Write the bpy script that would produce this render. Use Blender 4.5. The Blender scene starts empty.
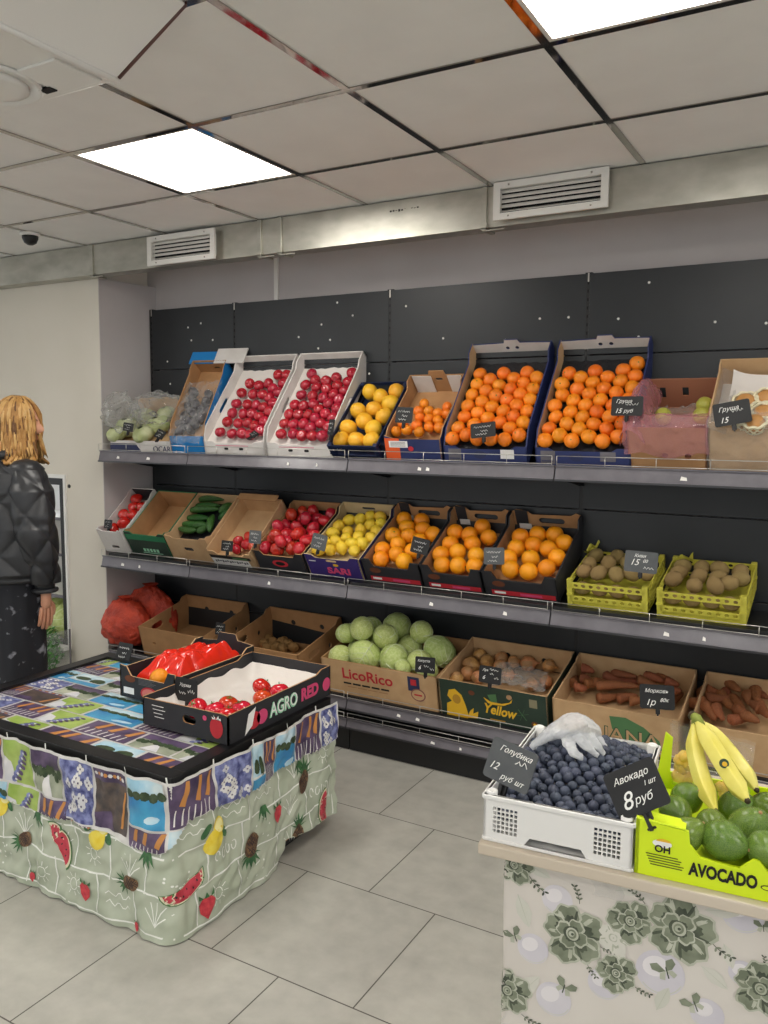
import bpy, bmesh, math, random
from math import sin, cos, pi, radians, sqrt, atan2
from mathutils import Vector, Matrix, noise, Euler
from mathutils.geometry import tessellate_polygon
random.seed(7)
SC = bpy.context.scene
COL = SC.collection
# ------------------------------------------------------------------ camera
FPX, YAW, PITCH, ROLL, CAMZ = 822.5, -0.5197, 0.1053, 0.0086, 1.567
def cam_axes():
    f = Vector((sin(YAW)*cos(PITCH), cos(YAW)*cos(PITCH), -sin(PITCH)))
    r = Vector((cos(YAW), -sin(YAW), 0)); u = r.cross(f)
    return cos(ROLL)*r+sin(ROLL)*u, -sin(ROLL)*r+cos(ROLL)*u, f
CR, CU, CF = cam_axes()
CPOS = Vector((0, 0, CAMZ))
cd = bpy.data.cameras.new('camera'); cam = bpy.data.objects.new('camera', cd); COL.objects.link(cam)
cd.sensor_fit = 'VERTICAL'; cd.sensor_height = 36; cd.lens = FPX/1024*36; cd.clip_start = 0.02
cam.matrix_world = Matrix(((CR.x, CU.x, -CF.x, 0), (CR.y, CU.y, -CF.y, 0), (CR.z, CU.z, -CF.z, CAMZ), (0, 0, 0, 1)))
SC.camera = cam
def ray(x, y): return CF + CR*((x-384)/FPX) - CU*((y-512)/FPX)
def at_y(x, y, Y): r = ray(x, y); return CPOS + r*(Y/r.y)
def at_z(x, y, Z): r = ray(x, y); return CPOS + r*((Z-CAMZ)/r.z)
def crop(ox, oy, s):                       # measured points of a zoomed view -> points of the photograph
    return lambda p: (ox+p[0]/s, oy+p[1]/s)
# ------------------------------------------------------------------ materials
def lin(c):
    if isinstance(c, str):
        c = tuple(int(c[i:i+2], 16)/255 for i in (0, 2, 4))
    return tuple((v/12.92 if v <= .04045 else ((v+.055)/1.055)**2.4) for v in c)+(1,)
MATS = {}
def mat(name, col, rough=.6, metal=0, col2=None, scale=20, lo=.35, hi=.65, bump=0, bscale=None, rnd=0, spec=.5, trans=0, coat=0, sss=0, detail=4, stretch=None, val_rnd=0):
    m = bpy.data.materials.new(name); m.use_nodes = True; nt = m.node_tree; N = nt.nodes; L = nt.links
    b = N['Principled BSDF']
    b.inputs['Roughness'].default_value = rough; b.inputs['Metallic'].default_value = metal
    b.inputs['Specular IOR Level'].default_value = spec
    b.inputs['Coat Weight'].default_value = coat; b.inputs['Coat Roughness'].default_value = .15
    if trans: b.inputs['Transmission Weight'].default_value = trans
    if sss:
        b.inputs['Subsurface Weight'].default_value = sss; b.inputs['Subsurface Radius'].default_value = (.01, .005, .003); b.inputs['Subsurface Scale'].default_value = .3
    tc = N.new('ShaderNodeTexCoord'); src = tc.outputs['Object']
    if rnd or val_rnd:
        oi = N.new('ShaderNodeObjectInfo'); ad = N.new('ShaderNodeVectorMath'); ad.operation = 'ADD'
        sc_ = N.new('ShaderNodeMath'); sc_.operation = 'MULTIPLY'; sc_.inputs[1].default_value = 17
        L.new(oi.outputs['Random'], sc_.inputs[0]); L.new(tc.outputs['Object'], ad.inputs[0]); L.new(sc_.outputs[0], ad.inputs[1]); src = ad.outputs[0]
    if stretch:
        mp = N.new('ShaderNodeMapping'); mp.inputs['Scale'].default_value = stretch; L.new(src, mp.inputs[0]); src = mp.outputs[0]
    out = None
    if col2 is not None:
        nz = N.new('ShaderNodeTexNoise'); nz.inputs['Scale'].default_value = scale; nz.inputs['Detail'].default_value = detail; L.new(src, nz.inputs['Vector'])
        cr = N.new('ShaderNodeValToRGB'); cr.color_ramp.elements[0].position = lo; cr.color_ramp.elements[1].position = hi
        cr.color_ramp.elements[0].color = lin(col); cr.color_ramp.elements[1].color = lin(col2)
        L.new(nz.outputs['Fac'], cr.inputs['Fac']); out = cr.outputs['Color']
    else:
        b.inputs['Base Color'].default_value = lin(col)
    if rnd or val_rnd:
        hs = N.new('ShaderNodeHueSaturation')
        if out: L.new(out, hs.inputs['Color'])
        else: hs.inputs['Color'].default_value = lin(col)
        mr = N.new('ShaderNodeMapRange'); mr.inputs['To Min'].default_value = .5-rnd; mr.inputs['To Max'].default_value = .5+rnd
        L.new(oi.outputs['Random'], mr.inputs['Value']); L.new(mr.outputs[0], hs.inputs['Hue'])
        mv = N.new('ShaderNodeMapRange'); mv.inputs['To Min'].default_value = 1-val_rnd; mv.inputs['To Max'].default_value = 1+val_rnd*.6
        fr = N.new('ShaderNodeMath'); fr.operation = 'FRACT'; mu = N.new('ShaderNodeMath'); mu.operation = 'MULTIPLY'; mu.inputs[1].default_value = 7.31
        L.new(oi.outputs['Random'], mu.inputs[0]); L.new(mu.outputs[0], fr.inputs[0]); L.new(fr.outputs[0], mv.inputs['Value']); L.new(mv.outputs[0], hs.inputs['Value'])
        out = hs.outputs['Color']
    if out: L.new(out, b.inputs['Base Color'])
    if bump:
        n2 = N.new('ShaderNodeTexNoise'); n2.inputs['Scale'].default_value = bscale or scale*3; n2.inputs['Detail'].default_value = 3; L.new(src, n2.inputs['Vector'])
        bp = N.new('ShaderNodeBump'); bp.inputs['Strength'].default_value = bump; bp.inputs['Distance'].default_value = .01; L.new(n2.outputs['Fac'], bp.inputs['Height']); L.new(bp.outputs[0], b.inputs['Normal'])
    MATS[name] = m; return m
def film(name, tint, alpha, rough=.12, gloss=.9):
    """thin clear or tinted plastic film: see-through with glossy creases"""
    m = bpy.data.materials.new(name); m.use_nodes = True; nt = m.node_tree; N = nt.nodes; L = nt.links
    b = N['Principled BSDF']; b.inputs['Base Color'].default_value = lin(tint); b.inputs['Roughness'].default_value = rough; b.inputs['Specular IOR Level'].default_value = gloss
    t = N.new('ShaderNodeBsdfTransparent'); mx = N.new('ShaderNodeMixShader')
    lw = N.new('ShaderNodeLayerWeight'); lw.inputs['Blend'].default_value = .35
    mr = N.new('ShaderNodeMapRange'); mr.inputs['To Min'].default_value = alpha; mr.inputs['To Max'].default_value = min(1, alpha+.45)
    L.new(lw.outputs['Facing'], mr.inputs['Value']); L.new(mr.outputs[0], mx.inputs['Fac'])
    L.new(t.outputs[0], mx.inputs[1]); L.new(b.outputs[0], mx.inputs[2]); L.new(mx.outputs[0], N['Material Output'].inputs['Surface'])
    MATS[name] = m; return m
def glow(name, col, s):
    m = bpy.data.materials.new(name); m.use_nodes = True; N = m.node_tree.nodes; b = N['Principled BSDF']
    b.inputs['Base Color'].default_value = lin(col); b.inputs['Emission Color'].default_value = lin(col); b.inputs['Emission Strength'].default_value = s
    MATS[name] = m; return m
# ------------------------------------------------------------------ mesh builder
class MB:
    def __init__(s): s.v = []; s.f = []; s.m = []; s.sm = []; s.mats = []
    def mi(s, m):
        if m not in s.mats: s.mats.append(m)
        return s.mats.index(m)
    def add(s, vs, fs, m, smooth=False, M=None):
        o = len(s.v); k = s.mi(m)
        s.v += [tuple(M @ Vector(p)) if M else tuple(p) for p in vs]
        for f in fs: s.f.append(tuple(i+o for i in f)); s.m.append(k); s.sm.append(smooth)
        return s
    def box(s, a, b, m, bev=0, M=None):
        (x0, y0, z0), (x1, y1, z1) = a, b
        if bev <= 0:
            vs = [(x, y, z) for z in (z0, z1) for y in (y0, y1) for x in (x0, x1)]
            fs = [(0, 2, 3, 1), (4, 5, 7, 6), (0, 1, 5, 4), (2, 6, 7, 3), (0, 4, 6, 2), (1, 3, 7, 5)]
            return s.add(vs, fs, m, False, M)
        bm = bmesh.new(); bmesh.ops.create_cube(bm, size=1)
        for v in bm.verts: v.co = Vector(((x0+x1)/2+v.co.x*(x1-x0), (y0+y1)/2+v.co.y*(y1-y0), (z0+z1)/2+v.co.z*(z1-z0)))
        bmesh.ops.bevel(bm, geom=bm.edges[:], offset=bev, segments=2, affect='EDGES', profile=.5)
        bm.verts.index_update()
        s.add([v.co[:] for v in bm.verts], [[v.index for v in f.verts] for f in bm.faces], m, False, M); bm.free(); return s
    def tube(s, pts, r, m, n=6, closed=False, caps=True, M=None, smooth=True, flat=None):
        pts = [Vector(p) for p in pts]; k = len(pts); rs = r if isinstance(r, (list, tuple)) else [r]*k
        vs = []; fs = []; up = None
        for i, p in enumerate(pts):
            if closed: t = pts[(i+1) % k]-pts[i-1]
            else: t = pts[min(i+1, k-1)]-pts[max(i-1, 0)]
            t.normalize()
            if up is None: up = Vector((0, 0, 1)) if abs(t.z) < .9 else Vector((1, 0, 0))
            a = t.cross(up)
            if a.length < 1e-5: a = t.cross(Vector((1, .3, 0)))
            a.normalize(); b = a.cross(t); up = b
            for j in range(n):
                w = 2*pi*j/n; q = p+a*cos(w)*rs[i]+b*sin(w)*rs[i]*(flat or 1); vs.append(q[:])
        for i in range(k if closed else k-1):
            i2 = (i+1) % k
            for j in range(n): fs.append((i*n+j, i*n+(j+1) % n, i2*n+(j+1) % n, i2*n+j))
        if caps and not closed: fs.append(tuple(range(n-1, -1, -1))); fs.append(tuple(range((k-1)*n, k*n)))
        return s.add(vs, fs, m, smooth, M)
    def lathe(s, prof, m, n=16, M=None, smooth=True, fn=None):
        vs = []; fs = []; k = len(prof)
        for (r, z) in prof:
            for j in range(n):
                w = 2*pi*j/n; p = Vector((r*cos(w), r*sin(w), z)); vs.append((fn(p, w) if fn else p)[:])
        for i in range(k-1):
            for j in range(n): fs.append((i*n+j, i*n+(j+1) % n, (i+1)*n+(j+1) % n, (i+1)*n+j))
        fs.append(tuple(range(n-1, -1, -1))); fs.append(tuple(range((k-1)*n, k*n)))
        return s.add(vs, fs, m, smooth, M)
    def plate(s, outline, th, m, holes=(), M=None, side=None):
        """flat panel of an outline (x, z) with holes; thickness goes to +y"""
        loops = [[Vector((x, z, 0)) for x, z in lp] for lp in [outline, *holes]]
        flat = [p for lp in loops for p in lp]; n = len(flat)
        tris = tessellate_polygon(loops)
        vs = [(p.x, 0, p.y) for p in flat]+[(p.x, th, p.y) for p in flat]
        fa = []; fb = []
        for t in tris:
            a, b, c = (flat[i] for i in t)
            if (b-a).cross(c-a).z < 0: t = (t[0], t[2], t[1])
            fa.append(tuple(t)); fb.append(tuple(i+n for i in (t[2], t[1], t[0])))
        sd = []; o = 0
        for lp in loops:
            k = len(lp); ar = sum(lp[i].x*lp[(i+1) % k].y-lp[(i+1) % k].x*lp[i].y for i in range(k))
            hole = o > 0; ccw = (ar > 0) != hole
            for i in range(k):
                a, b = o+i, o+(i+1) % k
                sd.append((a, a+n, b+n, b) if ccw else (a, b, b+n, a+n))
            o += k
        s.add(vs, fa+fb, m, False, M); s.add(vs, sd, side or m, False, M); return s
    def grid(s, fn, nu, nv, m, smooth=True, M=None):
        vs = [tuple(fn(i/nu, j/nv)) for j in range(nv+1) for i in range(nu+1)]
        fs = [(j*(nu+1)+i, j*(nu+1)+i+1, (j+1)*(nu+1)+i+1, (j+1)*(nu+1)+i) for j in range(nv) for i in range(nu)]
        return s.add(vs, fs, m, smooth, M)
    def text(s, txt, size, m, M, shear=0, align='CENTER', bold=0, width=None, extrude=.0004, space=1, wscale=1):
        cu = bpy.data.curves.new('t', 'FONT'); cu.body = txt; cu.size = size; cu.shear = shear; cu.align_x = align; cu.align_y = 'CENTER'; cu.extrude = extrude; cu.offset = bold; cu.resolution_u = 3; cu.space_character = space
        o = bpy.data.objects.new('t', cu); COL.objects.link(o)
        dg = bpy.context.evaluated_depsgraph_get(); me = bpy.data.meshes.new_from_object(o.evaluated_get(dg))
        vs = [v.co.copy() for v in me.vertices]; fs = [tuple(p.vertices) for p in me.polygons]
        if width and vs:
            w = max(v.x for v in vs)-min(v.x for v in vs); k = width/w; vs = [Vector((v.x*k, v.y, v.z)) for v in vs]
        R = M @ Matrix.Rotation(pi/2, 4, 'X')          # text lies in the xz plane, read from -y
        s.add(vs, fs, m, False, R)
        bpy.data.objects.remove(o); bpy.data.curves.remove(cu); bpy.data.meshes.remove(me); return s
    def flat(s, pts, m, M, lift=.0012):
        """a printed shape: polygon (x, z) lying just off a panel that faces -y"""
        loops = [[Vector((x, z, 0)) for x, z in pts]]
        tr = tessellate_polygon(loops); fs = []
        for t in tr:
            a, b, c = (loops[0][i] for i in t)
            if (b-a).cross(c-a).z < 0: t = (t[0], t[2], t[1])
            fs.append(tuple(t))
        return s.add([(x, -lift, z) for x, z in pts], fs, m, False, M)
    def mesh(s, name):
        me = bpy.data.meshes.new(name); me.from_pydata(s.v, [], s.f)
        for m in s.mats: me.materials.append(m)
        me.polygons.foreach_set('material_index', s.m); me.polygons.foreach_set('use_smooth', s.sm); me.update(); return me
    def build(s, name, parent=None, loc=None, rot=None, mw=None):
        o = bpy.data.objects.new(name, s.mesh(name)); COL.objects.link(o)
        if parent: o.parent = parent
        if loc: o.location = loc
        if rot: o.rotation_euler = rot
        if mw is not None: o.matrix_world = mw
        return o
def tag(o, label=None, cat=None, group=None, kind=None):
    if label: o['label'] = label
    if cat: o['category'] = cat
    if group: o['group'] = group
    if kind: o['kind'] = kind
    return o
def thing(name, label, cat, loc=(0, 0, 0), rot=(0, 0, 0), group=None):
    o = bpy.data.objects.new(name, None); o.empty_display_size = .05; COL.objects.link(o)
    o.location = loc; o.rotation_euler = rot; return tag(o, label, cat, group)
def copy_tree(o, parent=None):
    c = o.copy(); COL.objects.link(c)
    if parent: c.parent = parent
    for ch in list(o.children): copy_tree(ch, c)
    return c
def struct(name, mb): return tag(mb.build(name), kind='structure')
def T(x=0, y=0, z=0): return Matrix.Translation((x, y, z))
def RX(a): return Matrix.Rotation(a, 4, 'X')
def RY(a): return Matrix.Rotation(a, 4, 'Y')
def RZ(a): return Matrix.Rotation(a, 4, 'Z')
def oval(cx, cz, rx, rz, n=12): return [(cx+rx*cos(2*pi*i/n), cz+rz*sin(2*pi*i/n)) for i in range(n)]
def rect(x0, z0, x1, z1): return [(x0, z0), (x1, z0), (x1, z1), (x0, z1)]
def slot(cx, cz, hw, hh, n=5):
    p = []
    for i in range(n+1): a = -pi/2+pi*i/n; p.append((cx+hw-hh+hh*cos(a), cz+hh*sin(a)))
    for i in range(n+1): a = pi/2+pi*i/n; p.append((cx-hw+hh+hh*cos(a), cz+hh*sin(a)))
    return p
def nz(p, s=1, seed=0): return noise.noise(Vector(p)*s+Vector((seed*7.3, seed*3.1, seed*1.7)))
# palette ------------------------------------------------------------
tile_white = mat('ceiling_tile', 'e9e8e6', .85, col2='edecea', scale=6)
chrome = mat('polished_grid', 'a9a39c', .06, 1)
wall_cream = mat('cream_paint', 'd6d0c3', .8, col2='dad4c8', scale=3)
wall_grey = mat('grey_paint', 'b9b3b2', .8, col2='bfb9b8', scale=3)
white_metal = mat('white_enamel', 'e4e1db', .35)
white_plas = mat('white_plastic', 'e6e5e2', .4)
dark_hole = mat('dark_opening', '0b0b0c', .9)
panel_black = mat('charcoal_metal', '1f2225', .4, col2='24272a', scale=4, spec=.45)
black_metal = mat('black_metal', '17181a', .45)
rail_grey = mat('price_rail_plastic', '6a676d', .2, col2='77747a', scale=9)
rail_dark = mat('dark_rail', '3a3a3e', .35)
wire_zinc = mat('zinc_wire', 'c9c6bf', .3, .8)
sticker_w = mat('white_sticker', 'eceae4', .6)
kraft = mat('kraft_card', 'b3885c', .85, col2='a87e54', scale=14, bump=.05)
kraft_lt = mat('light_card', 'c9a67c', .85, col2='be9a70', scale=14)
card_white = mat('white_card', 'dedad6', .7, col2='d2cdc8', scale=10)
card_black = mat('black_card', '25262a', .6, col2='2c2c30', scale=10)
card_blue = mat('navy_card', '25305e', .6, col2='2c3768', scale=10)
card_cyan = mat('blue_card', '1f7fc4', .55)
card_purple = mat('purple_card', '3a2b72', .55)
card_orange = mat('orange_card', 'e8602c', .55)
card_green = mat('green_card', '1f7a50', .55)
card_dkgreen = mat('dark_green_card', '24372c', .6, col2='2a3d30', scale=10)
card_lime = mat('lime_card', 'd7ee1a', .5)
ink_white = mat('white_ink', 'f2f0ec', .7)
ink_black = mat('black_ink', '111111', .7)
ink_red = mat('red_ink', 'c02a35', .6)
ink_pink = mat('pink_ink', 'd84a78', .6)
ink_yellow = mat('yellow_ink', 'e8b828', .6)
ink_green = mat('green_ink', '4f7a4e', .6)
ink_mint = mat('mint_ink', '9fd8b4', .6)
ink_navy = mat('navy_ink', '2c3358', .6)
slate = mat('chalkboard', '121315', .55, col2='1b1c1e', scale=30)
slate_grey = mat('grey_chalkboard', '55585a', .55, col2='4c4f52', scale=30)
chalk = mat('chalk', 'f4f4f0', .8)
black_plas = mat('black_plastic', '141416', .4)
navy_plas = mat('navy_plastic', '1d2a4a', .4)
yellow_plas = mat('yellow_green_plastic', 'cbc44e', .4, col2='c2ba44', scale=30)
liner_black = mat('black_liner', '1a1b20', .5, bump=.6, bscale=60)
liner_white = mat('white_tray', 'e2dcd6', .6, bump=.2, bscale=40)
# produce
apple_red = mat('red_apple_skin', 'a0182a', .14, col2='b8263a', scale=18, rnd=.004, val_rnd=.12, coat=.4)
tomato_red = mat('tomato_skin', 'c62016', .16, col2='d8301c', scale=12, rnd=.012, val_rnd=.12, coat=.5)
tomato_pink = mat('ribbed_tomato_skin', 'b81f1e', .16, col2='cf3a30', scale=14, rnd=.01, val_rnd=.15, coat=.4)
mandarin = mat('mandarin_peel', 'f68012', .3, col2='fa9020', scale=30, bump=.25, bscale=160, rnd=.012, val_rnd=.1)
orange_p = mat('orange_peel', 'f8960c', .32, col2='fca61e', scale=20, bump=.25, bscale=120, rnd=.01, val_rnd=.08)
grape_p = mat('grapefruit_peel', 'f2b022', .36, col2='f6be38', scale=16, bump=.2, bscale=120, rnd=.01, val_rnd=.08)
lemon_p = mat('lemon_peel', 'f8cf28', .34, col2='fcdc4c', scale=20, bump=.3, bscale=140, rnd=.01, val_rnd=.08)
kiwi_p = mat('kiwi_skin', '937a4b', .7, col2='a68c5a', scale=60, bump=.5, bscale=260, rnd=.01, val_rnd=.12)
cuke_p = mat('cucumber_skin', '24501c', .35, col2='3f7030', scale=25, bump=.4, bscale=90, rnd=.015, val_rnd=.15, stretch=(1, 1, .3))
pepper_p = mat('pepper_skin', 'c21512', .12, col2='d42a1c', scale=8, coat=.6, val_rnd=.1)
cabbage_p = mat('cabbage_leaf', 'b2c76a', .5, col2='d4df9a', scale=7, lo=.3, hi=.7, bump=.35, bscale=30, rnd=.01, val_rnd=.08, detail=6)
onion_p = mat('onion_skin', 'b0703a', .28, col2='dba870', scale=22, rnd=.015, val_rnd=.2, stretch=(1, 1, .25), bump=.2)
onion_peel = mat('dry_onion_peel', 'b98d5e', .5, col2='8f653c', scale=30)
carrot_p = mat('dirty_carrot', 'a8613a', .65, col2='74482f', scale=28, lo=.4, hi=.7, rnd=.01, val_rnd=.2, bump=.4)
potato_p = mat('potato_skin', 'a98350', .8, col2='8f6d40', scale=25, val_rnd=.1, bump=.3)
avo_p = mat('avocado_skin', '47661c', .15, col2='7f9c3a', scale=22, lo=.3, hi=.75, bump=.35, bscale=130, rnd=.012, val_rnd=.15, coat=.3)
berry_p = mat('blueberry_skin', '282e3e', .55, col2='5a6378', scale=55, lo=.35, hi=.75, val_rnd=.25, rnd=.01)
banana_p = mat('banana_peel', 'd8cc58', .42, col2='e2d874', scale=12, bump=.1)
banana_tip = mat('banana_tip', '3a2c18', .8)
banana_green = mat('banana_stem', '7f8a34', .6)
greapple = mat('green_apple_skin', 'b7b84a', .3, col2='c8c860', scale=15)
pear_p = mat('tan_fruit_skin', 'c08a4e', .5, col2='cf9a5c', scale=18)
foam_net = mat('foam_net', 'ece4c4', .8)
herb_g = mat('herb_leaf', '2c6a24', .6, col2='4c8a34', scale=30)
leek_w = mat('leek_white', 'dfe2d0', .5, col2='c9d4b0', scale=12)
clear = film('clear_film', 'd6d6d4', .08, .07)
clear2 = film('crumpled_clear_film', 'dadad6', .12, .08)
clear_board = film('clear_acrylic', 'e8ecec', .04, .05)
glove_film = film('glove_film', 'e2e5e8', .34, .2)
pink_film = film('pink_film', 'd8929a', .32, .12)
red_film = film('red_bag_film', 'f0301e', .82, .14)
net_red = mat('red_net', 'c8452a', .55, col2='a23220', scale=18, bump=1, bscale=55)
light_panel = glow('lit_panel', 'fffaf2', 13.0)
def nvec(p): return Vector((noise.noise(p), noise.noise(p+Vector((31.4, 7.7, 2.2))), noise.noise(p+Vector((5.1, 47.3, 19.9)))))
# ================================================================== the room
H = 2.535; GX, GY = -1.9476, 2.1209          # ceiling height and one crossing of its 0.6 m grid
YB, YF = 3.62, 3.23                           # back panels and shelf fronts
m = MATS['floor_tile'] = bpy.data.materials.new('floor_tile'); m.use_nodes = True
N, L = m.node_tree.nodes, m.node_tree.links; b = N['Principled BSDF']; b.inputs['Roughness'].default_value = .42
tc = N.new('ShaderNodeTexCoord'); br = N.new('ShaderNodeTexBrick')
br.inputs['Scale'].default_value = 1; br.inputs['Brick Width'].default_value = .5; br.inputs['Row Height'].default_value = .5
br.inputs['Mortar Size'].default_value = .0022; br.inputs['Mortar Smooth'].default_value = .1; br.inputs['Bias'].default_value = 0; br.offset = .5
n1 = N.new('ShaderNodeTexNoise'); n1.inputs['Scale'].default_value = 3.2; n1.inputs['Detail'].default_value = 9; n1.inputs['Roughness'].default_value = .68
n2 = N.new('ShaderNodeTexNoise'); n2.inputs['Scale'].default_value = 14; n2.inputs['Detail'].default_value = 6
cr = N.new('ShaderNodeValToRGB'); cr.color_ramp.elements[0].position = .3; cr.color_ramp.elements[1].position = .72
cr.color_ramp.elements[0].color = lin('a19f97'); cr.color_ramp.elements[1].color = lin('bfbdb4')
mxr = N.new('ShaderNodeMix'); mxr.data_type = 'FLOAT'; mxr.inputs[0].default_value = .45
L.new(tc.outputs['Object'], br.inputs['Vector']); L.new(tc.outputs['Object'], n1.inputs['Vector']); L.new(tc.outputs['Object'], n2.inputs['Vector'])
L.new(n1.outputs['Fac'], mxr.inputs[2]); L.new(n2.outputs['Fac'], mxr.inputs[3]); L.new(mxr.outputs[0], cr.inputs['Fac'])
L.new(cr.outputs[0], br.inputs['Color1']); L.new(cr.outputs[0], br.inputs['Color2']); br.inputs['Mortar'].default_value = lin('4e4a44')
L.new(br.outputs['Color'], b.inputs['Base Color'])
X0, Y0 = -1.590-10, 2.2592-10
fm = MB(); fm.add([(0, 0, 0), (17.6, 0, 0), (17.6, 12.0, 0), (0, 12.0, 0), (0, 0, -.05), (17.6, 0, -.05), (17.6, 12.0, -.05), (0, 12.0, -.05)], [(0, 1, 2, 3), (7, 6, 5, 4)], m)
fo = struct('floor', fm); fo.location = (X0, Y0, 0)
# ceiling: the tiles between the bars, two of them lit panels
LIT = [(-1, 0), (2, -1), (-1, -4), (2, -5), (-4, -2), (5, -3), (-5, -6), (5, 0), (1, -8)]
cm = MB()
for i in range(-10, 9):
    for j in range(-10, 3):
        if (i, j) in LIT: continue
        x0, y0 = GX+.6*i+.006, GY+.6*j+.006
        cm.box((x0, y0, H+.003), (x0+.588, min(y0+.588, 3.75), H+.02), tile_white)
struct('ceiling', cm)
gm = MB()
for i in range(-10, 10): x = GX+.6*i; gm.box((x-.0115, -4, H-.001), (x+.0115, 3.75, H+.002), chrome)
for j in range(-10, 3): y = GY+.6*j; gm.box((GX-6, y-.0115, H-.0012), (GX+5.4, y+.0115, H+.002), chrome)
struct('trim_1', gm)
for k, (i, j) in enumerate(LIT):
    t = thing('ceiling_light', ['lit square ceiling panel above the red apples', 'lit square ceiling panel at the top edge, nearest the big air vent'][k] if k < 2 else 'lit square ceiling panel farther back in the shop', 'light', (GX+.6*i+.3, GY+.6*j+.3, H), group='lit ceiling panels')
    f = MB()
    for a, c in (((-.288, -.288), (.288, -.276)), ((-.288, .276), (.288, .288)), ((-.288, -.276), (-.276, .276)), ((.276, -.276), (.288, .276))):
        f.box((a[0], a[1], 0), (c[0], c[1], .012), white_metal)
    f.build('frame', t)
    MB().box((-.276, -.276, .003), (.276, .276, .010), light_panel).build('diffuser', t)
# walls
wl = MB()
def wall_prism(mb, pts, z0, z1, mm):
    n = len(pts); mb.add([(x, y, z0) for x, y in pts]+[(x, y, z1) for x, y in pts], [tuple(range(n-1, -1, -1)), tuple(range(n, 2*n))]+[(i, (i+1) % n, n+(i+1) % n, n+i) for i in range(n)], mm)
FR0, FR1, FZ0, FZ1 = -4.75, -4.075, .20, 1.245         # the opening for the built-in fridge
WY = 3.30
WF = [(-5.6, WY), (FR0, WY), (FR0, 3.68), (-5.6, 3.68)]
wall_prism(wl, WF, 0, 2.372, wall_cream)
wall_prism(wl, [(FR0, WY), (FR1, WY), (FR1, 3.68), (FR0, 3.68)], FZ1, 2.372, wall_cream)
wall_prism(wl, [(FR0, WY), (FR1, WY), (FR1, 3.68), (FR0, 3.68)], 0, FZ0, wall_cream)
wall_prism(wl, [(FR1, WY), (-3.752, WY), (-3.757, 3.68), (FR1, 3.68)], 0, 2.372, wall_cream)
wall_prism(wl, [(-5.6, 3.36), (-3.752, 3.36), (-3.757, 3.68), (-5.6, 3.68)], 2.372, H, wall_cream)
struct('wall_left', wl)
ws = MB(); wall_prism(ws, [(-3.752, WY+.001), (-3.748, WY+.001), (-3.69, 3.68), (-3.757, 3.68)], 0, 2.372, wall_grey)
struct('wall_niche', ws)
wb = MB(); wb.box((-5.6, 3.68, 0), (6, 3.75, H), wall_grey); struct('wall_back', wb)
tr = MB(); tr.box((-2.80, 3.668, 2.2), (-2.775, 3.68, 2.52), white_metal); struct('trim_2', tr)
# ================================================================== duct, vents, camera dome, air conditioner
zinc = mat('galvanised_sheet', 'c2c0b6', .38, .85, col2='a9a79c', scale=16, lo=.3, hi=.7, detail=8, stretch=(.5, 1, 1))
duct = thing('ventilation_duct', 'galvanised sheet metal duct running along the top of the back wall', 'duct', (-2, 3.25, 2.37))
MB().box((-3.6, -.04, .002), (3.6, .047, .162), zinc).build('duct_body', duct)
for x in (-3.69, -2.53, -2.41, -1.375, .1):
    f = MB(); xx = x+2
    f.box((xx-.012, -.05, -.006), (xx+.012, -.038, .163), zinc, .002); f.box((xx-.012, -.05, -.008), (xx+.012, .047, .004), zinc, .002)
    f.box((xx-.016, -.054, .0), (xx+.016, -.05, .02), zinc, .001)
    f.build('duct_flange', duct)
    s_ = MB(); s_.box((xx-.004, -.05, -.013), (xx+.09, -.036, -.009), zinc); s_.tube([(xx+.0, -.045, .16), (xx, -.045, -.015)], .003, zinc, 6); s_.build('hanger_bracket', duct)
w = MB(); random.seed(3)
for k in range(9):
    x = .18+k*.014+(.02 if k > 5 else 0); w.box((x, -.0412, .118+random.uniform(-.004, .004)), (x+.009, -.04, .121+random.uniform(0, .004)), ink_black)
w.build('pencil_mark', duct)
def air_vent(x0, x1, z0, z1, label):
    t = thing('air_vent', label, 'vent', ((x0+x1)/2, 3.205, (z0+z1)/2), group='air vents on the duct'); w, h = (x1-x0)/2, (z1-z0)/2
    MB().plate(rect(-w, -h, w, h), .012, white_metal, [rect(-w+.028, -h+.026, w-.028, h-.026)], T(0, -.035, 0)).box((-w+.02, -.024, -h+.02), (w-.02, .004, -h+.024), white_metal).box((-w+.02, -.024, h-.024), (w-.02, .004, h-.02), white_metal).box((-w+.02, -.024, -h+.02), (-w+.024, .004, h-.02), white_metal).box((w-.024, -.024, -h+.02), (w-.02, .004, h-.02), white_metal).build('frame', t)
    MB().box((-w+.022, -.002, -h+.022), (w-.022, .003, h-.022), dark_hole).build('backing', t)
    hh = h-.026; n = 5
    for k in range(n):
        z = -hh+(k+.55)*2*hh/n
        MB().box((-w+.026, -.0085, -.0012), (w-.026, .0085, .0012), white_metal, M=T(0, -.016, z) @ RX(radians(52 if k else 28))).build('louvre', t)
    for sx in (-w*.72, w*.72):
        for sz in (-h+.013, h-.013): MB().lathe([(.004, 0), (.0035, .002), (.001, .003)], chrome, 8, T(sx, -.035, sz) @ RX(pi/2)).build('screw', t)
air_vent(-1.322, -.862, 2.387, 2.533, 'wide white louvred air vent on the duct, the larger, right of centre')
air_vent(-3.236, -2.783, 2.372, 2.518, 'white louvred air vent on the duct above the red apples, the smaller, left one')
dm = thing('security_camera', 'small black dome camera on the ceiling at the far left', 'camera', (-3.76, 2.875, H))
MB().lathe([(.05, 0), (.05, -.012), (.042, -.016)], white_plas, 24).build('mount', dm)
MB().lathe([(.04, -.014), (.039, -.03), (.03, -.05), (.014, -.06), (.003, -.062)], black_plas, 20).build('dome', dm)
ac = thing('ceiling_air_conditioner', 'white ceiling air conditioner with round outlet in the top left corner', 'air conditioner', (-2.11, 1.06, H))
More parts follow.
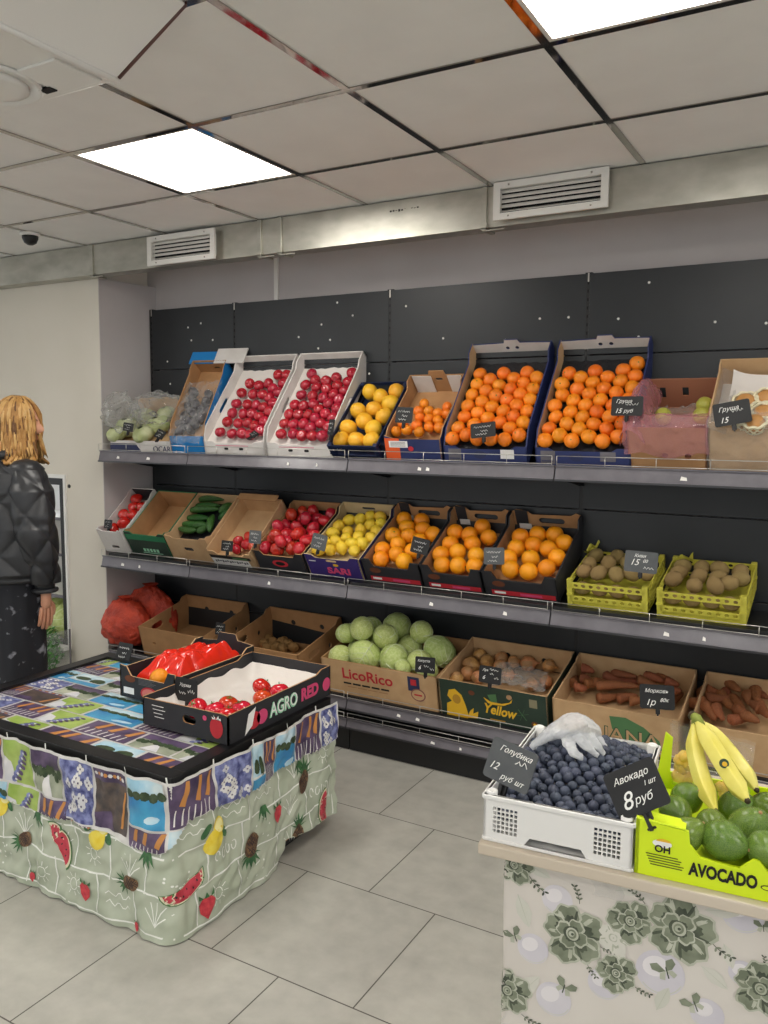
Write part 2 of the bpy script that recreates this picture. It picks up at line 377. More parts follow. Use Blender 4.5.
k = MB(); k.box((-.47, -.47, -.125), (.47, .47, -.001), white_plas, .012)
k.build('cover_panel', ac)
k = MB(); k.add([(.468, -.47, -.122), (.468, .458, -.122), (.70, .455, -.004), (.70, -.47, -.004), (.468, -.47, -.118), (.468, .458, -.118), (.70, .455, 0), (.70, -.47, 0)], [(0, 3, 2, 1), (4, 5, 6, 7), (0, 1, 5, 4), (1, 2, 6, 5), (2, 3, 7, 6), (3, 0, 4, 7)], white_plas)
k.build('side_deflector', ac)
k = MB(); k.tube([(.474, .462, -.12), (.70, .459, -.002)], .005, mat('dark_reddish_strip', '5a3a34', .3), 6); k.build('deflector_strip', ac)  # thin dark reddish strip along the end edge of the deflector
k = MB(); k.tube([(.466, -.47, -.126), (.466, .465, -.126)], .008, white_plas, 8); k.build('edge_bead', ac)
cx_, cy_ = .17, .31
k = MB(); k.lathe([(.135, -.126), (.135, -.132), (.127, -.136), (.122, -.13)], white_plas, 40, T(cx_, cy_, 0)); k.lathe([(.122, -.127), (.104, -.128)], dark_hole, 40, T(cx_, cy_, 0)); k.build('outlet_ring', ac)
k = MB(); k.lathe([(.100, -.127), (.102, -.136), (.08, -.142), (.03, -.145), (.002, -.145)], white_plas, 40, T(cx_, cy_, 0)); k.build('outlet_disc', ac)
k = MB(); k.lathe([(.02, -.145), (.016, -.15), (.001, -.15)], rail_grey, 20, T(cx_, cy_, 0)); k.build('sensor_eye', ac)
k = MB(); k.box((.29, .30, -.131), (.44, .44, -.124), white_plas, .003); k.box((.26, .395, -.134), (.30, .42, -.128), dark_hole); k.build('corner_cover', ac)
# ================================================================== the shelving
def guard(x0, x1, y, z, h, parent):
    g = MB()
    for zz in (z, z+h): g.tube([(x0+.01, y, zz), (x1-.01, y, zz)], .0017, wire_zinc, 5)
    n = max(2, round((x1-x0)/.2))
    for k in range(n+1):
        x = x0+.01+(x1-x0-.02)*k/n; g.tube([(x, y, z-.004), (x, y, z+h)], .0017, wire_zinc, 5)
    return g.build('wire_guard', parent)
def rail(x0, x1, z0, z1, parent, mm=None, seed=0):
    r = MB(); mm = mm or rail_grey; R = MB
    r.add([(x0+.003, YF-.004, z0), (x1-.003, YF-.004, z0), (x1-.003, YF+.012, z1), (x0+.003, YF+.012, z1), (x0+.003, YF+.016, z0), (x1-.003, YF+.016, z0), (x1-.003, YF+.022, z1), (x0+.003, YF+.022, z1)], [(0, 1, 2, 3), (5, 4, 7, 6), (3, 2, 6, 7), (0, 4, 5, 1), (0, 3, 7, 4), (1, 5, 6, 2)], mm)
    hgt = z1-z0
    r.box((x0+.003, YF-.008, z0-.004), (x1-.003, YF+.004, z0+.004), rail_dark); r.box((x0+.003, YF+.004, z1-.005), (x1-.003, YF+.016, z1+.001), rail_grey)
    random.seed(seed)
    for k in range(2):
        x = random.uniform(x0+.1, x1-.15); w = random.uniform(.01, .03)
        r.add([(x, YF-.0052+.0045, z0+.3*hgt), (x+w, YF-.0032, z0+.28*hgt), (x+w*.9, YF+.0015, z0+.48*hgt), (x+w*.15, YF+.003, z0+.55*hgt)], [(0, 1, 2, 3)], sticker_w)
    return r.build('price_rail', parent)
def shelf_unit(x0, x1, label, seed, left_over=0):
    u = thing('shelving_unit', label, 'shelf', (0, 0, 0), group='black wall shelving units')
    random.seed(seed)
    zs = [.11, .50, .86, 1.20, 1.52, 1.88, 2.232]
    for k in range(6):
        p = MB(); p.box((x0+.007, YB, zs[k]+.002), (x1-.007, YB+.012, zs[k+1]-.002), panel_black, .002)
        if k >= 4:
            for q in range(6 if k == 5 else 2):
                xx, zz = random.uniform(x0+.08, x1-.08), random.uniform(zs[k]+.04, zs[k+1]-.04)
                p.lathe([(.006, 0), (.005, .002), (.001, .0025)], sticker_w, 8, T(xx, YB, zz) @ RX(pi/2))
        p.build('back_panel', u)
    for xx in (x0, x1) if seed == 4 else (x0,):
        p = MB(); p.box((xx-.015, YB+.002, .0), (xx+.015, YB+.045, 2.235), black_metal); p.box((xx-.003, YB, 2.195), (xx+.003, YB+.002, 2.233), wire_zinc)
        for q in range(20): z = 1.5+q*.036; p.box((xx-.003, YB+.0005, z), (xx+.003, YB+.003, z+.014), dark_hole)
        p.build('upright', u)
    for (zt, zr0, zr1) in ((1.393, 1.352, 1.411), (.828, .752, .812)):
        s_ = MB(); s_.box((x0+.004, YF+.02, zt-.024), (x1-.004, YB-.002, zt), black_metal, .002)
        for xx in (x0+.006, x1-.010): s_.add([(xx, YF+.03, zt-.03), (xx, YB-.002, zt-.03), (xx, YB-.002, zt-.09), (xx+.004, YF+.03, zt-.03), (xx+.004, YB-.002, zt-.03), (xx+.004, YB-.002, zt-.09)], [(0, 1, 2), (5, 4, 3), (0, 2, 5, 3)], black_metal)
        sh = s_.build('shelf', u)
        rail(x0-left_over, x1, zr0, zr1, sh, None, seed+int(zt*10)); guard(x0-left_over, x1, YF-.004, zr1+.006, .032, sh)
    s_ = MB(); s_.box((x0+.004, YF+.02, .246), (x1-.004, YB-.002, .272), black_metal, .002); sh = s_.build('base_shelf', u)
    rail(x0, x1, .214, .262, sh, rail_grey, seed); guard(x0, x1, YF-.004, .272, .028, sh)
    rail(x0, x1, .122, .164, sh, rail_grey, seed+9); guard(x0, x1, YF-.004, .176, .02, sh)
    MB().box((x0+.004, YF+.06, .15), (x1-.004, YB-.002, .17), black_metal).build('lower_tray', u)
    MB().box((x0+.002, 3.262, 0), (x1-.002, 3.285, .118), black_metal, .002).box((x0+.002, 3.255, .112), (x1-.002, 3.285, .120), rail_dark).build('kick_plate', u)
SX = [-3.672, -3.04, -2.048, -1.056, -.064]
shelf_unit(SX[0], SX[1], 'narrow black shelving unit against the grey niche wall', 1, .035)
shelf_unit(SX[1], SX[2], 'black shelving unit carrying the two white apple boxes', 2)
shelf_unit(SX[2], SX[3], 'black shelving unit carrying the cabbage and onion boxes', 3)
shelf_unit(SX[3], SX[4], 'black shelving unit carrying the yellow kiwi crates', 4)
ZT, ZM, ZB = 1.394, .829, .273
# ================================================================== cartons and crates
def dip(W, D, low, n=1):
    """front outline: full height at the corners, lower in the middle"""
    return [(0, 0), (W, 0), (W, D), (W*.86, D), (W*.80, low), (W*.20, low), (W*.14, D), (0, D)]
class Carton:
    def __init__(s, name, label, cat, x, W, L, D, tilt, y0, z0, out, inn, yaw=0, floor_h=None, floor_mat=None, front=None, back=None, back_h=None, deco=None, fholes=(), bholes=(), sholes=(), side_h=None, edge=None, th=.006, back_mat=None, lean=0, fh=None, sdeco=None):
        if y0 > 3.28: x *= y0/3.26; W *= 1.012
        if z0 == ZT and x < -1.1: x += .018
        s.W, s.L, s.D = W, L, D
        s.M = T(x, y0, z0) @ RZ(yaw) @ RX(radians(tilt)); s.Mi = s.M.inverted()
        s.o = thing(name, label, cat, (0, 0, 0)); s.o.matrix_world = s.M
        s.fh = floor_h if floor_h is not None else th; s.fy = .008+s.fh*math.tan(radians(lean))
        h2 = th/2; edge = edge or inn
        def pan(mb, ol, holes, M, o1, i1):
            mb.plate(ol, h2, o1, holes, M, edge); mb.plate(ol, h2, i1, holes, M @ T(0, h2, 0), edge); return mb
        FM = RX(-radians(lean)); Df = fh or D; f = pan(MB(), front or rect(0, 0, W, Df), fholes, FM, out, inn)
        if deco: deco(f, FM)
        s.front = f.build('front_panel', s.o)
        bh = back_h or D
        bm_ = back_mat or inn
        MBb = MB(); pan(MBb, back or rect(0, 0, W, bh), bholes, T(0, L-th, 0), bm_, out)
        s.back = MBb.build('back_panel', s.o)
        sh = side_h or D
        fy, fz = Df*sin(radians(lean)), Df*cos(radians(lean)); so = [(0, 0), (L, 0), (L, bh), (L*.9, bh), (L*.84, sh), (fy+L*.12, sh), (fy+L*.05, max(fz, sh*.8)), (fy, fz)] if lean else [(0, 0), (L, 0), (L, bh), (L*.9, bh), (L*.84, sh), (L*.10, sh), (L*.06, D), (0, D)]
        pan(MB(), so, sholes, T(th, 0, 0) @ RZ(pi/2), inn, out).build('side_panel', s.o)
        rs_ = pan(MB(), so, sholes, T(W, 0, 0) @ RZ(pi/2), out, inn)
        if sdeco: sdeco(rs_, T(W, 0, 0) @ RZ(pi/2))
        rs_.build('side_panel', s.o)
        MB().box((h2, h2, 0), (W-h2, L-h2, th), inn).build('base', s.o)
        if floor_h:
            fm_ = floor_mat or inn; n = 14
            def fn(u, v):
                y_0 = th+floor_h*math.tan(radians(lean)) if lean else th; x, y = th+u*(W-2*th), y_0+v*(L-th-y_0); bump_ = 0 if fm_ in (kraft, kraft_lt, card_white) else .006*nz((x*30, y*30, 3))
                return (x, y, floor_h-.004+bump_-.002)
            MB().grid(fn, n, n, fm_).build('liner', s.o)
    def hit(s, px, py, h):
        o = s.Mi @ CPOS; d = s.Mi.to_3x3() @ ray(px, py); return o+d*((h-o.z)/d.z)
def relax(pts, rad, lim, it=60, zfree=True, tight=.96):
    """push overlapping round things apart"""
    P = [Vector(p) for p in pts]
    for _ in range(it):
        mv = False
        for i in range(len(P)):
            for j in range(i):
                d = P[i]-P[j]; r = (rad[i]+rad[j])*tight
                if d.length < r:
                    if d.length < 1e-6: d = Vector((.001, .001, .001))
                    q = d.normalized()*((r-d.length)*.5)
                    if not zfree: q.z = 0
                    P[i] += q; P[j] -= q; mv = True
        for i, p in enumerate(P):
            if lim:
                p.x = min(max(p.x, lim[0]+rad[i]), lim[1]-rad[i]); p.y = min(max(p.y, lim[2]+rad[i]), lim[3]-rad[i]); p.z = max(p.z, lim[4]+rad[i])
        if not mv: break
    return P
ORD = ['front', 'second', 'third', 'fourth', 'fifth', 'sixth', 'seventh', 'eighth', 'ninth', 'tenth', 'eleventh', 'twelfth', 'thirteenth', 'fourteenth', 'fifteenth', 'sixteenth', 'seventeenth', 'eighteenth']
NTH = ['first']+ORD[1:]
def rowed(P, diam):
    """[(row, place in the row from the left)] for points in a box"""
    idx = sorted(range(len(P)), key=lambda i: P[i].y); out = [None]*len(P); row = -1; y = -9; rows = []
    for i in idx:
        if P[i].y > y+.62*diam: rows.append([]); y = P[i].y
        rows[-1].append(i)
    for r, row in enumerate(rows):
        for c, i in enumerate(sorted(row, key=lambda i: P[i].x)): out[i] = (r, c, len(row), len(rows))
    return out
def place_label(what, r, c, n, R):
    rw = 'in the front row' if r == 0 else ('in the back row' if r == R-1 and R > 2 else f'in the {ORD[r]} row up')
    return f'{what}, {rw}' if n == 1 else f'{what}, {NTH[c]} from left {rw}'
def heap(box, pxs, r, h, meshes, name, what, cat, group, jr=.03, rot='any', zfree=True, extra=None, lift=0):
    """things of a heap at the points PXS of the photograph, resting in the box at height H over its base"""
    P = []; R_ = []
    for p in pxs:
        k = p[2] if len(p) > 2 else 1
        q = box.hit(p[0], p[1], h+(p[3] if len(p) > 3 else 0))
        if not (-.012 < q.x < box.W+.012 and -.03 < q.y < box.L+.02): continue
        P.append(q); R_.append(r*k)
    P = relax(P, R_, (.008, box.W-.008, getattr(box, 'fy', .008)+.004, box.L-.008, box.fh), zfree=zfree)
    lab = rowed(P, 2*r); out = []
    for i, p in enumerate(P):
        me = random.choice(meshes); o = bpy.data.objects.new(name, me); COL.objects.link(o)
        s_ = R_[i]*(1+random.uniform(-jr, jr*.3))
        if rot == 'any': e = Euler((random.uniform(0, 6.28), random.uniform(0, 6.28), random.uniform(0, 6.28))).to_matrix().to_4x4()
        elif rot == 'up': e = Euler((random.uniform(-.9, .5), random.uniform(-.6, .6), random.uniform(0, 6.28))).to_matrix().to_4x4()
        else: e = rot(i, p)
        o.matrix_world = box.M @ T(*p) @ e @ Matrix.Scale(s_, 4)
        tag(o, place_label(what, *lab[i]), cat, group); out.append(o)
    return out
# ---- unit fruit meshes (radius 1) ------------------------------------------------
def round_mesh(name, m, sq=.94, dent=.12, dent2=.06, ribs=0, ribd=.0, lump=.03, n=20, seed=0, stem=None, stretch=1, tip=0):
    prof = []; k = 13
    for i in range(k+1):
        a = -pi/2+pi*i/k; r, z = cos(a), sin(a)*sq*stretch
        if z > 0: z -= dent*math.exp(-(r/.28)**2); z += tip*math.exp(-(r/.2)**2)
        else: z += dent2*math.exp(-(r/.22)**2); z -= tip*.7*math.exp(-(r/.2)**2)
        prof.append((max(r, .012), z))
    def fn(p, w):
        f = 1+ribd*cos(ribs*w)*(.4+.6*abs(p.z)) if ribs else 1
        f += lump*noise.noise(p*1.3+Vector((seed*9, 0, 0))); return Vector((p.x*f, p.y*f, p.z*(1+lump*.5*noise.noise(p+Vector((0, seed*5, 0))))))
    mb = MB(); mb.lathe(prof, m, n, None, True, fn)
    if stem: stem(mb, sq*stretch-dent)
    return mb.mesh(name)
def apple_stem(mb, z): mb.tube([(0, 0, z-.02), (.03, 0, z+.12), (.08, .02, z+.22)], .035, onion_peel, 5)
def citrus_button(mb, z): mb.lathe([(.10, z+.0), (.09, z+.03), (.02, z+.035)], herb_g, 6)
def tomato_calyx(mb, z):
    for k in range(5):
        a = 2*pi*k/5; mb.add([(0, 0, z+.08), (.22*cos(a-.25), .22*sin(a-.25), z+.10), (.5*cos(a), .5*sin(a), z+.13), (.22*cos(a+.25), .22*sin(a+.25), z+.10)], [(0, 1, 2, 3)], herb_g)
    mb.tube([(0, 0, z), (.02, .02, z+.25)], .05, herb_g, 5)
A_ = [round_mesh('apple', apple_red, .9, .2, .1, 5, .012, .04, seed=k, stem=apple_stem) for k in range(3)]
TOM = [round_mesh('tomato', tomato_red, .84, .12, .03, 5, .015, .04, seed=k, stem=tomato_calyx) for k in range(3)]
PTM = [round_mesh('ribbed_tomato', tomato_pink, .82, .16, .06, 7+k, .05, .08, seed=k) for k in range(3)]
MAN = [round_mesh('mandarin', mandarin, .88, .07, .05, 0, 0, .04, seed=k, stem=citrus_button if k == 0 else None) for k in range(3)]
ORA = [round_mesh('orange', orange_p, .96, .05, .04, 0, 0, .03, seed=k, stem=citrus_button if k == 0 else None) for k in range(3)]
GRF = [round_mesh('grapefruit', grape_p, .9, .06, .04, 0, 0, .03, seed=k) for k in range(2)]
LEM = [round_mesh('lemon', lemon_p, 1, 0, 0, 0, 0, .05, seed=k, stretch=1.16, tip=.2) for k in range(3)]
KIW = [round_mesh('kiwi', kiwi_p, 1, 0.04, 0.02, 0, 0, .06, seed=k, stretch=1.25) for k in range(3)]
GAP = [round_mesh('green_apple', greapple, .92, .18, .08, 0, 0, .04, stem=apple_stem)]
POT = [round_mesh('potato', potato_p, 1, 0, 0, 0, 0, .18, seed=k, stretch=1.25) for k in range(2)]
def cabbage_mesh(seed):
    mb = MB(); random.seed(seed+40)
    def fn(p, w):
        f = 1+.03*noise.noise(p*2+Vector((seed*3, 0, 0)))+.018*abs(sin(2.5*w+1.7*p.z+seed))+.012*noise.noise(p*6); return p*f
    mb.lathe([(max(.02, cos(-pi/2+pi*i/18)), sin(-pi/2+pi*i/18)*.88) for i in range(19)], cabbage_p, 32, None, True, fn)
    vein = cabbage_vein
    for k in range(3):                                    # wrapping leaves with a rib each
        a0 = 2*pi*k/3+seed; ti = .5+.2*k
        def leaf(u, v, a0=a0, k=k):
            th_ = a0+(u-.5)*2.1; ph = -1.2+v*2.35; r = 1.03+.012*k+.03*max(0, abs(u-.5)-.38)*8*(v)
            r += .012*noise.noise(Vector((u*6, v*6, seed+k))); return Vector((cos(ph)*cos(th_)*r, cos(ph)*sin(th_)*r, sin(ph)*.88*r))
        mb.grid(leaf, 10, 10, cabbage_p)
        mb.tube([leaf(.5, v/8)*1.008 for v in range(9)], [.05-.005*v for v in range(9)], vein, 5)
        for q in (-1, 1):
            for v0 in (.25, .45, .62): mb.tube([leaf(.5+q*.42*t, min(1, v0+.25*t))*1.006 for t in (0, .25, .5, .75, 1)], [.022, .018, .014, .01, .006], vein, 4)
    return mb.mesh('cabbage')
cabbage_vein = mat('cabbage_vein', 'd6e0b4', .5)
CAB = [cabbage_mesh(k) for k in range(3)]
def onion_mesh(seed):
    mb = MB()
    pr = [(.02, -.86), (.2, -.84), (.62, -.66), (.93, -.25), (1, .05), (.9, .42), (.62, .74), (.3, .94), (.16, 1.1), (.12, 1.28), (.16, 1.45)]
    mb.lathe(pr, onion_p, 18, None, True, lambda p, w: Vector((p.x*(1+.03*cos(6*w)), p.y*(1+.03*cos(6*w)), p.z))+Vector((.08, .03, 0))*max(0, p.z-.7))
    mb.tube([(.03, 0, -.84), (.05, .05, -.98)], .14, onion_peel, 6)
    for k in range(4):
        a = k*1.6+seed; mb.grid(lambda u, v: Vector((cos(a+u*.9)*(1.0+.18*v*v*(u-.3))*cos(-.5+v*1.3), sin(a+u*.9)*(1.0+.18*v*v*(u-.3))*cos(-.5+v*1.3), sin(-.5+v*1.3)+.02))*1.03, 4, 4, onion_peel)
    return mb.mesh('onion')
ONI = [onion_mesh(k) for k in range(3)]
def carrot_mesh(seed):
    mb = MB(); pts = []; rs = []
    for i in range(13):
        t = i/12; pts.append((.05*sin(t*3+seed), .05*cos(t*2.3+seed*2), -1+2*t)); rs.append((.23*(1-t)**.5*.75+.035)*(1+.06*sin(i*2.1+seed)) if i else .13)
    mb.tube(pts, rs, carrot_p, 10); return mb.mesh('carrot')
CAR = [carrot_mesh(k) for k in range(4)]
def cuke_mesh(seed):
    mb = MB(); pts = []; rs = []
    for i in range(15):
        t = i/14; pts.append((.10*sin(t*pi)*(1 if seed % 2 else -.6), 0, -1+2*t)); rs.append(.19*min(1, (sin(pi*min(max(t, .012), .988)))**.42))
    mb.tube(pts, rs, cuke_p, 12); mb.tube([(0, 0, .98), (0, .02, 1.06)], .03, herb_g, 5); return mb.mesh('cucumber')
CUK = [cuke_mesh(k) for k in range(3)]
def pepper_mesh(seed):
    mb = MB(); pr = []
    for i in range(15):
        t = i/14; pr.append((max(.02, (sin(pi*min(.98, t*.86+.1))**.6)*(1-.25*t)), .95-2.0*t))
    mb.lathe(pr, pepper_p, 24, None, True, lambda p, w: p+Vector((cos(w), sin(w), 0))*.09*cos(3*w+seed)*(1.1-abs(p.z))-Vector((0, 0, .16*math.exp(-((p.x**2+p.y**2)/.1)))) if p.z > .3 else p+Vector((cos(w), sin(w), 0))*.09*cos(3*w+seed)*(1.1-abs(p.z)*.6))
    mb.tube([(0, 0, .72), (.02, 0, .95), (.14, .04, 1.15)], [.14, .08, .07], herb_g, 7); return mb.mesh('red_pepper')
PEP = [pepper_mesh(k) for k in range(2)]
def avocado_mesh(seed):
    mb = MB(); pr = []
    for i in range(17):
        a = -pi/2+pi*i/16; z = sin(a)*1.22; r = cos(a)*(1-.16*max(0, z)-.05*max(0, z)**2); pr.append((max(.02, r), z))
    mb.lathe(pr, avo_p, 24, None, True, lambda p, w: p*(1+.02*noise.noise(p*2+Vector((seed, 0, 0)))))
    mb.lathe([(.09, 1.17), (.08, 1.26), (.02, 1.27)], onion_peel, 8); return mb.mesh('avocado')
AVO = [avocado_mesh(k) for k in range(3)]
# ================================================================== top shelf
def holes2(W, z, d=.07, r=.012): return [oval(W/2-d/2, z, r, r), oval(W/2+d/2, z, r, r)]
def apple_deco(W):
    def f(mb, M):
        for q in range(2): mb.flat(slot(W*.38+q*W*.25, .045, .014, .006), ink_black, M)
        mb.flat(rect(W*.2, .060, W*.75, .0625), ink_pink, M)
    return f
cA = Carton('apple_box', 'white cardboard fruit box of red apples, left one of the two', 'box', -2.955, .392, .60, .10, 52, 3.312, ZT, card_white, card_white, floor_h=.05, floor_mat=liner_white, front=dip(.397, .082, .072), fh=.082, lean=42, deco=apple_deco(.392), back_h=.115, sholes=[slot(.3, .055, .05, .012)])
cB = Carton('apple_box', 'white cardboard fruit box of red apples, right one beside the grapefruit crate', 'box', -2.548, .384, .60, .10, 52, 3.312, ZT, card_white, card_white, floor_h=.05, floor_mat=liner_white, front=dip(.389, .082, .072), fh=.082, lean=42, deco=apple_deco(.384), back_h=.115, sholes=[slot(.3, .055, .05, .012)])
c = crop(190, 340, 6.4)
pA = [c(p) for p in [(600, 230), (662, 232), (383, 280), (448, 292), (515, 292), (580, 292), (634, 285), (332, 340), (405, 350), (478, 355), (548, 355), (606, 345), (298, 408), (370, 415), (443, 422), (510, 415), (568, 412), (272, 468), (342, 475), (415, 480), (488, 478), (545, 472), (240, 525), (312, 535), (385, 535), (460, 535), (512, 535), (195, 590), (270, 600), (342, 600), (415, 600), (470, 592)]]
heap(cA, pA, .0300, .079, A_, 'apple', 'red apple in the left white box', 'apple', 'apples in the left white box', rot='up')
c = crop(80, 280, 2.954); c4 = crop(310, 320, 2.954)
pB = [c(p) for p in [(685, 278), (668, 310), (703, 307), (738, 308), (655, 340), (690, 345), (722, 345), (640, 370), (675, 368), (712, 372), (745, 370), (625, 398), (658, 400), (690, 402), (725, 400), (610, 425), (645, 428), (682, 428), (715, 430), (595, 455), (632, 455), (665, 458), (700, 458)]]
pB += [c4(p) for p in [(122, 168), (25, 190), (58, 190), (88, 195), (118, 200), (45, 220), (78, 222), (108, 227), (35, 250), (65, 252), (95, 255), (28, 282), (60, 284), (20, 310), (50, 312), (18, 338)]]
heap(cB, pB, .0300, .079, A_, 'apple', 'red apple in the right white box', 'apple', 'apples in the right white box', rot='up')
def slat_crate(name, label, x, W, L, D, tilt, y0, z0, m, rows, yaw=0, post=.022, floor_h=None, ears=True, uprights=9):
    """open plastic crate: base, corner posts, rails and little uprights on each side"""
    x *= y0/3.26; s = Carton.__new__(Carton); s.W, s.L, s.D, s.fh = W, L, D, floor_h or .008
    s.M = T(x, y0, z0) @ RZ(yaw) @ RX(radians(tilt)); s.Mi = s.M.inverted(); s.o = thing(name, label, 'crate'); s.o.matrix_world = s.M
    b_ = MB(); b_.box((0, 0, 0), (W, L, .006), m)
    if floor_h: b_.box((.01, .01, .006), (W-.01, L-.01, floor_h-.004), m)
    b_.build('base', s.o)
    for px_, py_ in ((0, 0), (W-post, 0), (0, L-post), (W-post, L-post)):
        p = MB(); p.box((px_, py_, 0), (px_+post, py_+post, D+(.012 if ears else 0)), m, .002); p.box((px_-.002, py_-.002, D*.45), (px_+post+.002, py_+post+.002, D*.52), m)
        p.build('corner_post', s.o)
    def side(M, ln):
        q = MB()
        for z0_, z1_ in rows:
            ol = rect(post*.6, z0_, ln-post*.6, z1_); hs = []
            if z1_-z0_ > .022:
                n = uprights
                for k in range(n): cx = post+(ln-2*post)*(k+.5)/n; hs.append(oval(cx, (z0_+z1_)/2, (ln-2*post)/n*.3, (z1_-z0_)*.28, 8))
            q.plate(ol, .005, m, hs, M)
        for k in range(uprights):
            cx = post+(ln-2*post)*(k+.5)/uprights
            for (a0, a1), (b0, b1) in zip(rows, rows[1:]):
                if b0-a1 < .02: q.box((cx-.003, .001, a1-.001), (cx+.003, .004, b0+.001), m, M=M)
        return q
    side(T(), W).build('front_side', s.o); side(T(0, L-.005, 0), W).build('back_side', s.o)
    side(T(.005, 0, 0) @ RZ(pi/2), L).build('end_side', s.o); side(T(W, 0, 0) @ RZ(pi/2), L).build('end_side', s.o)
    return s
cG = slat_crate('fruit_crate', 'dark navy plastic crate of yellow grapefruits beside the white apple box', -2.135, .27, .44, .105, 45, 3.322, ZT, navy_plas, [(.006, .02), (.034, .042), (.085, .105)], floor_h=.03, ears=False)
cG.front = None
c = crop(320, 360, 5.908)
pG = [c(p) for p in [(320, 222), (465, 235), (352, 285), (250, 340), (455, 300), (350, 350), (195, 408), (300, 410), (405, 378), (105, 440), (145, 465), (225, 470), (320, 465)]]
heap(cG, pG, .044, .085, GRF, 'grapefruit', 'yellow grapefruit in the navy crate', 'grapefruit', 'grapefruits in the navy crate')
def tang_deco(mb, M):
    W = .285; mb.flat(rect(.001, .001, W*.27, .118), card_orange, M); mb.flat(rect(W*.08, .075, W*.42, .106), ink_white, M, .002)
    for k in range(4): mb.flat(rect(W*.11, .081+k*.006, W*.38, .083+k*.006), rail_grey, M, .0025)
    mb.flat(oval(W*.47, .07, .014, .012), ink_red, M); mb.flat(rect(W*.55, .004, W*.95, .016), ink_red, M)
cT = Carton('tangerine_box', 'navy and orange cardboard box of loose tangerines', 'box', -1.868, .282, .44, .12, 44, 3.322, ZT, card_blue, kraft, floor_h=.055, front=[(0, 0), (.285, 0), (.285, .115), (.05, .115), (.0, .13)], fh=.12, lean=28, deco=tang_deco, back_h=.15, back=[(0, 0), (.282, 0), (.282, .15), (.19, .15), (.185, .175), (.11, .175), (.10, .15), (0, .15)], bholes=[slot(.15, .125, .02, .008)], back_mat=kraft)
q = MB(); q.plate(rect(.015, .03, .115, .149), .003, card_white, M=T(0, .428, .0)); q.plate(rect(.2, .05, .27, .149), .003, card_white, M=T(0, .428, 0)); q.build('white_flap', cT.o)
pT = [c(p) for p in [(615, 262), (585, 305), (650, 305), (712, 318), (745, 285), (590, 348), (650, 350), (752, 330), (575, 390), (640, 390), (690, 365), (470, 395), (435, 408), (525, 408), (705, 395), (610, 400)]]
heap(cT, pT, .0265, .088, MAN, 'tangerine', 'tangerine in the navy and orange box', 'tangerine', 'tangerines in the navy and orange box')
def navy_deco(W):
    def f(mb, M):
        mb.flat(rect(W*.06, .02, W*.22, .075), rail_grey, M); mb.flat(rect(W*.07, .03, W*.2, .034), ink_navy, M, .002); mb.flat(rect(W*.07, .05, W*.18, .054), ink_navy, M, .002)
        mb.flat(rect(W*.7, .035, W*.86, .075), ink_white if W < .387 else rail_grey, M); mb.flat(oval(W*.45, .05, .03, .018), ink_navy, M)
    return f
for k, (x, W, nm, cc) in enumerate(((-1.578, .382, 'left', crop(310, 320, 2.954)), (-1.162, .388, 'right', crop(510, 320, 2.977)))):
    cM = Carton('mandarin_box', f'tall navy cardboard box of mandarins in black lining, {nm} one of the two', 'box', x, W, .60, .10, 52, 3.312, ZT, card_blue, kraft_lt, floor_h=.048, floor_mat=liner_black, front=dip(W*1.012, .088, .074), fh=.088, lean=40, deco=navy_deco(W), back_h=.13, back_mat=card_white, back=[(0, 0), (W, 0), (W, .125), (W*.62, .13), (W*.6, .15), (W*.44, .15), (W*.42, .13), (0, .125)], bholes=[oval(W*.45, .1, .009, .009), oval(W*.57, .1, .009, .009)], edge=card_blue)
    pl = [(503, 160), (576, 160), (648, 160), (495, 192), (535, 180), (607, 178), (682, 177), (478, 225), (520, 215), (565, 195), (595, 210), (643, 192), (512, 245), (550, 230), (627, 223), (675, 208), (466, 257), (583, 243), (665, 240), (457, 287), (498, 275), (542, 262), (575, 275), (617, 258), (648, 273), (487, 305), (443, 318), (525, 290), (602, 287), (560, 303), (630, 302), (587, 320), (428, 347), (465, 340), (610, 337), (535, 345), (575, 355), (500, 345), (545, 318)] if k == 0 else \
        [(378, 130), (338, 152), (372, 168), (252, 160), (177, 163), (210, 180), (292, 172), (328, 190), (362, 200), (157, 195), (243, 195), (280, 207), (200, 213), (320, 218), (157, 225), (235, 227), (132, 257), (188, 245), (272, 240), (305, 257), (220, 262), (262, 275), (135, 287), (180, 278), (297, 297), (120, 318), (215, 300), (250, 312), (168, 310), (328, 302), (285, 327), (148, 342), (195, 333), (237, 345), (310, 345), (102, 355), (180, 357), (275, 360), (340, 240), (335, 270)]
    heap(cM, [cc(p) for p in pl], .0325, .080, MAN, 'mandarin', f'mandarin in the {nm} tall navy box', 'mandarin', f'mandarins in the {nm} tall navy box', rot='up')
# box with pink film and a green apple, box of wrapped fruit
def rough_sheet(name, label, cat, fn, nu, nv, m, parent=None, amp=.012, fr=22, seed=0, loc=(0, 0, 0)):
    def g(u, v):
        p = Vector(fn(u, v)); q = p*fr+Vector((seed*5, 0, 0))
        d = nvec(q)*amp+nvec(q*2.7)*amp*.45
        d += Vector((1, .5, .7)).normalized()*(abs(noise.noise(q*1.3))-.2)*amp
        return p+d
    mb = MB(); mb.grid(g, nu, nv, m, True); o = mb.build(name, parent, loc)
    if label: tag(o, label, cat)
    return o
cP = Carton('apple_carton', 'brown carton lined with pink film holding green apples', 'box', -.765, .288, .37, .185, 36, 3.325, ZT, kraft, mat('reddish_card', 'a06a50', .85), floor_h=.06, fholes=[slot(.14, .07, .012, .010), slot(.225, .07, .012, .012)], bholes=[rect(.06, .1, .085, .15), rect(.15, .11, .175, .15)], back_h=.19, lean=14)
W, Lb, D = cP.W, cP.L, cP.D
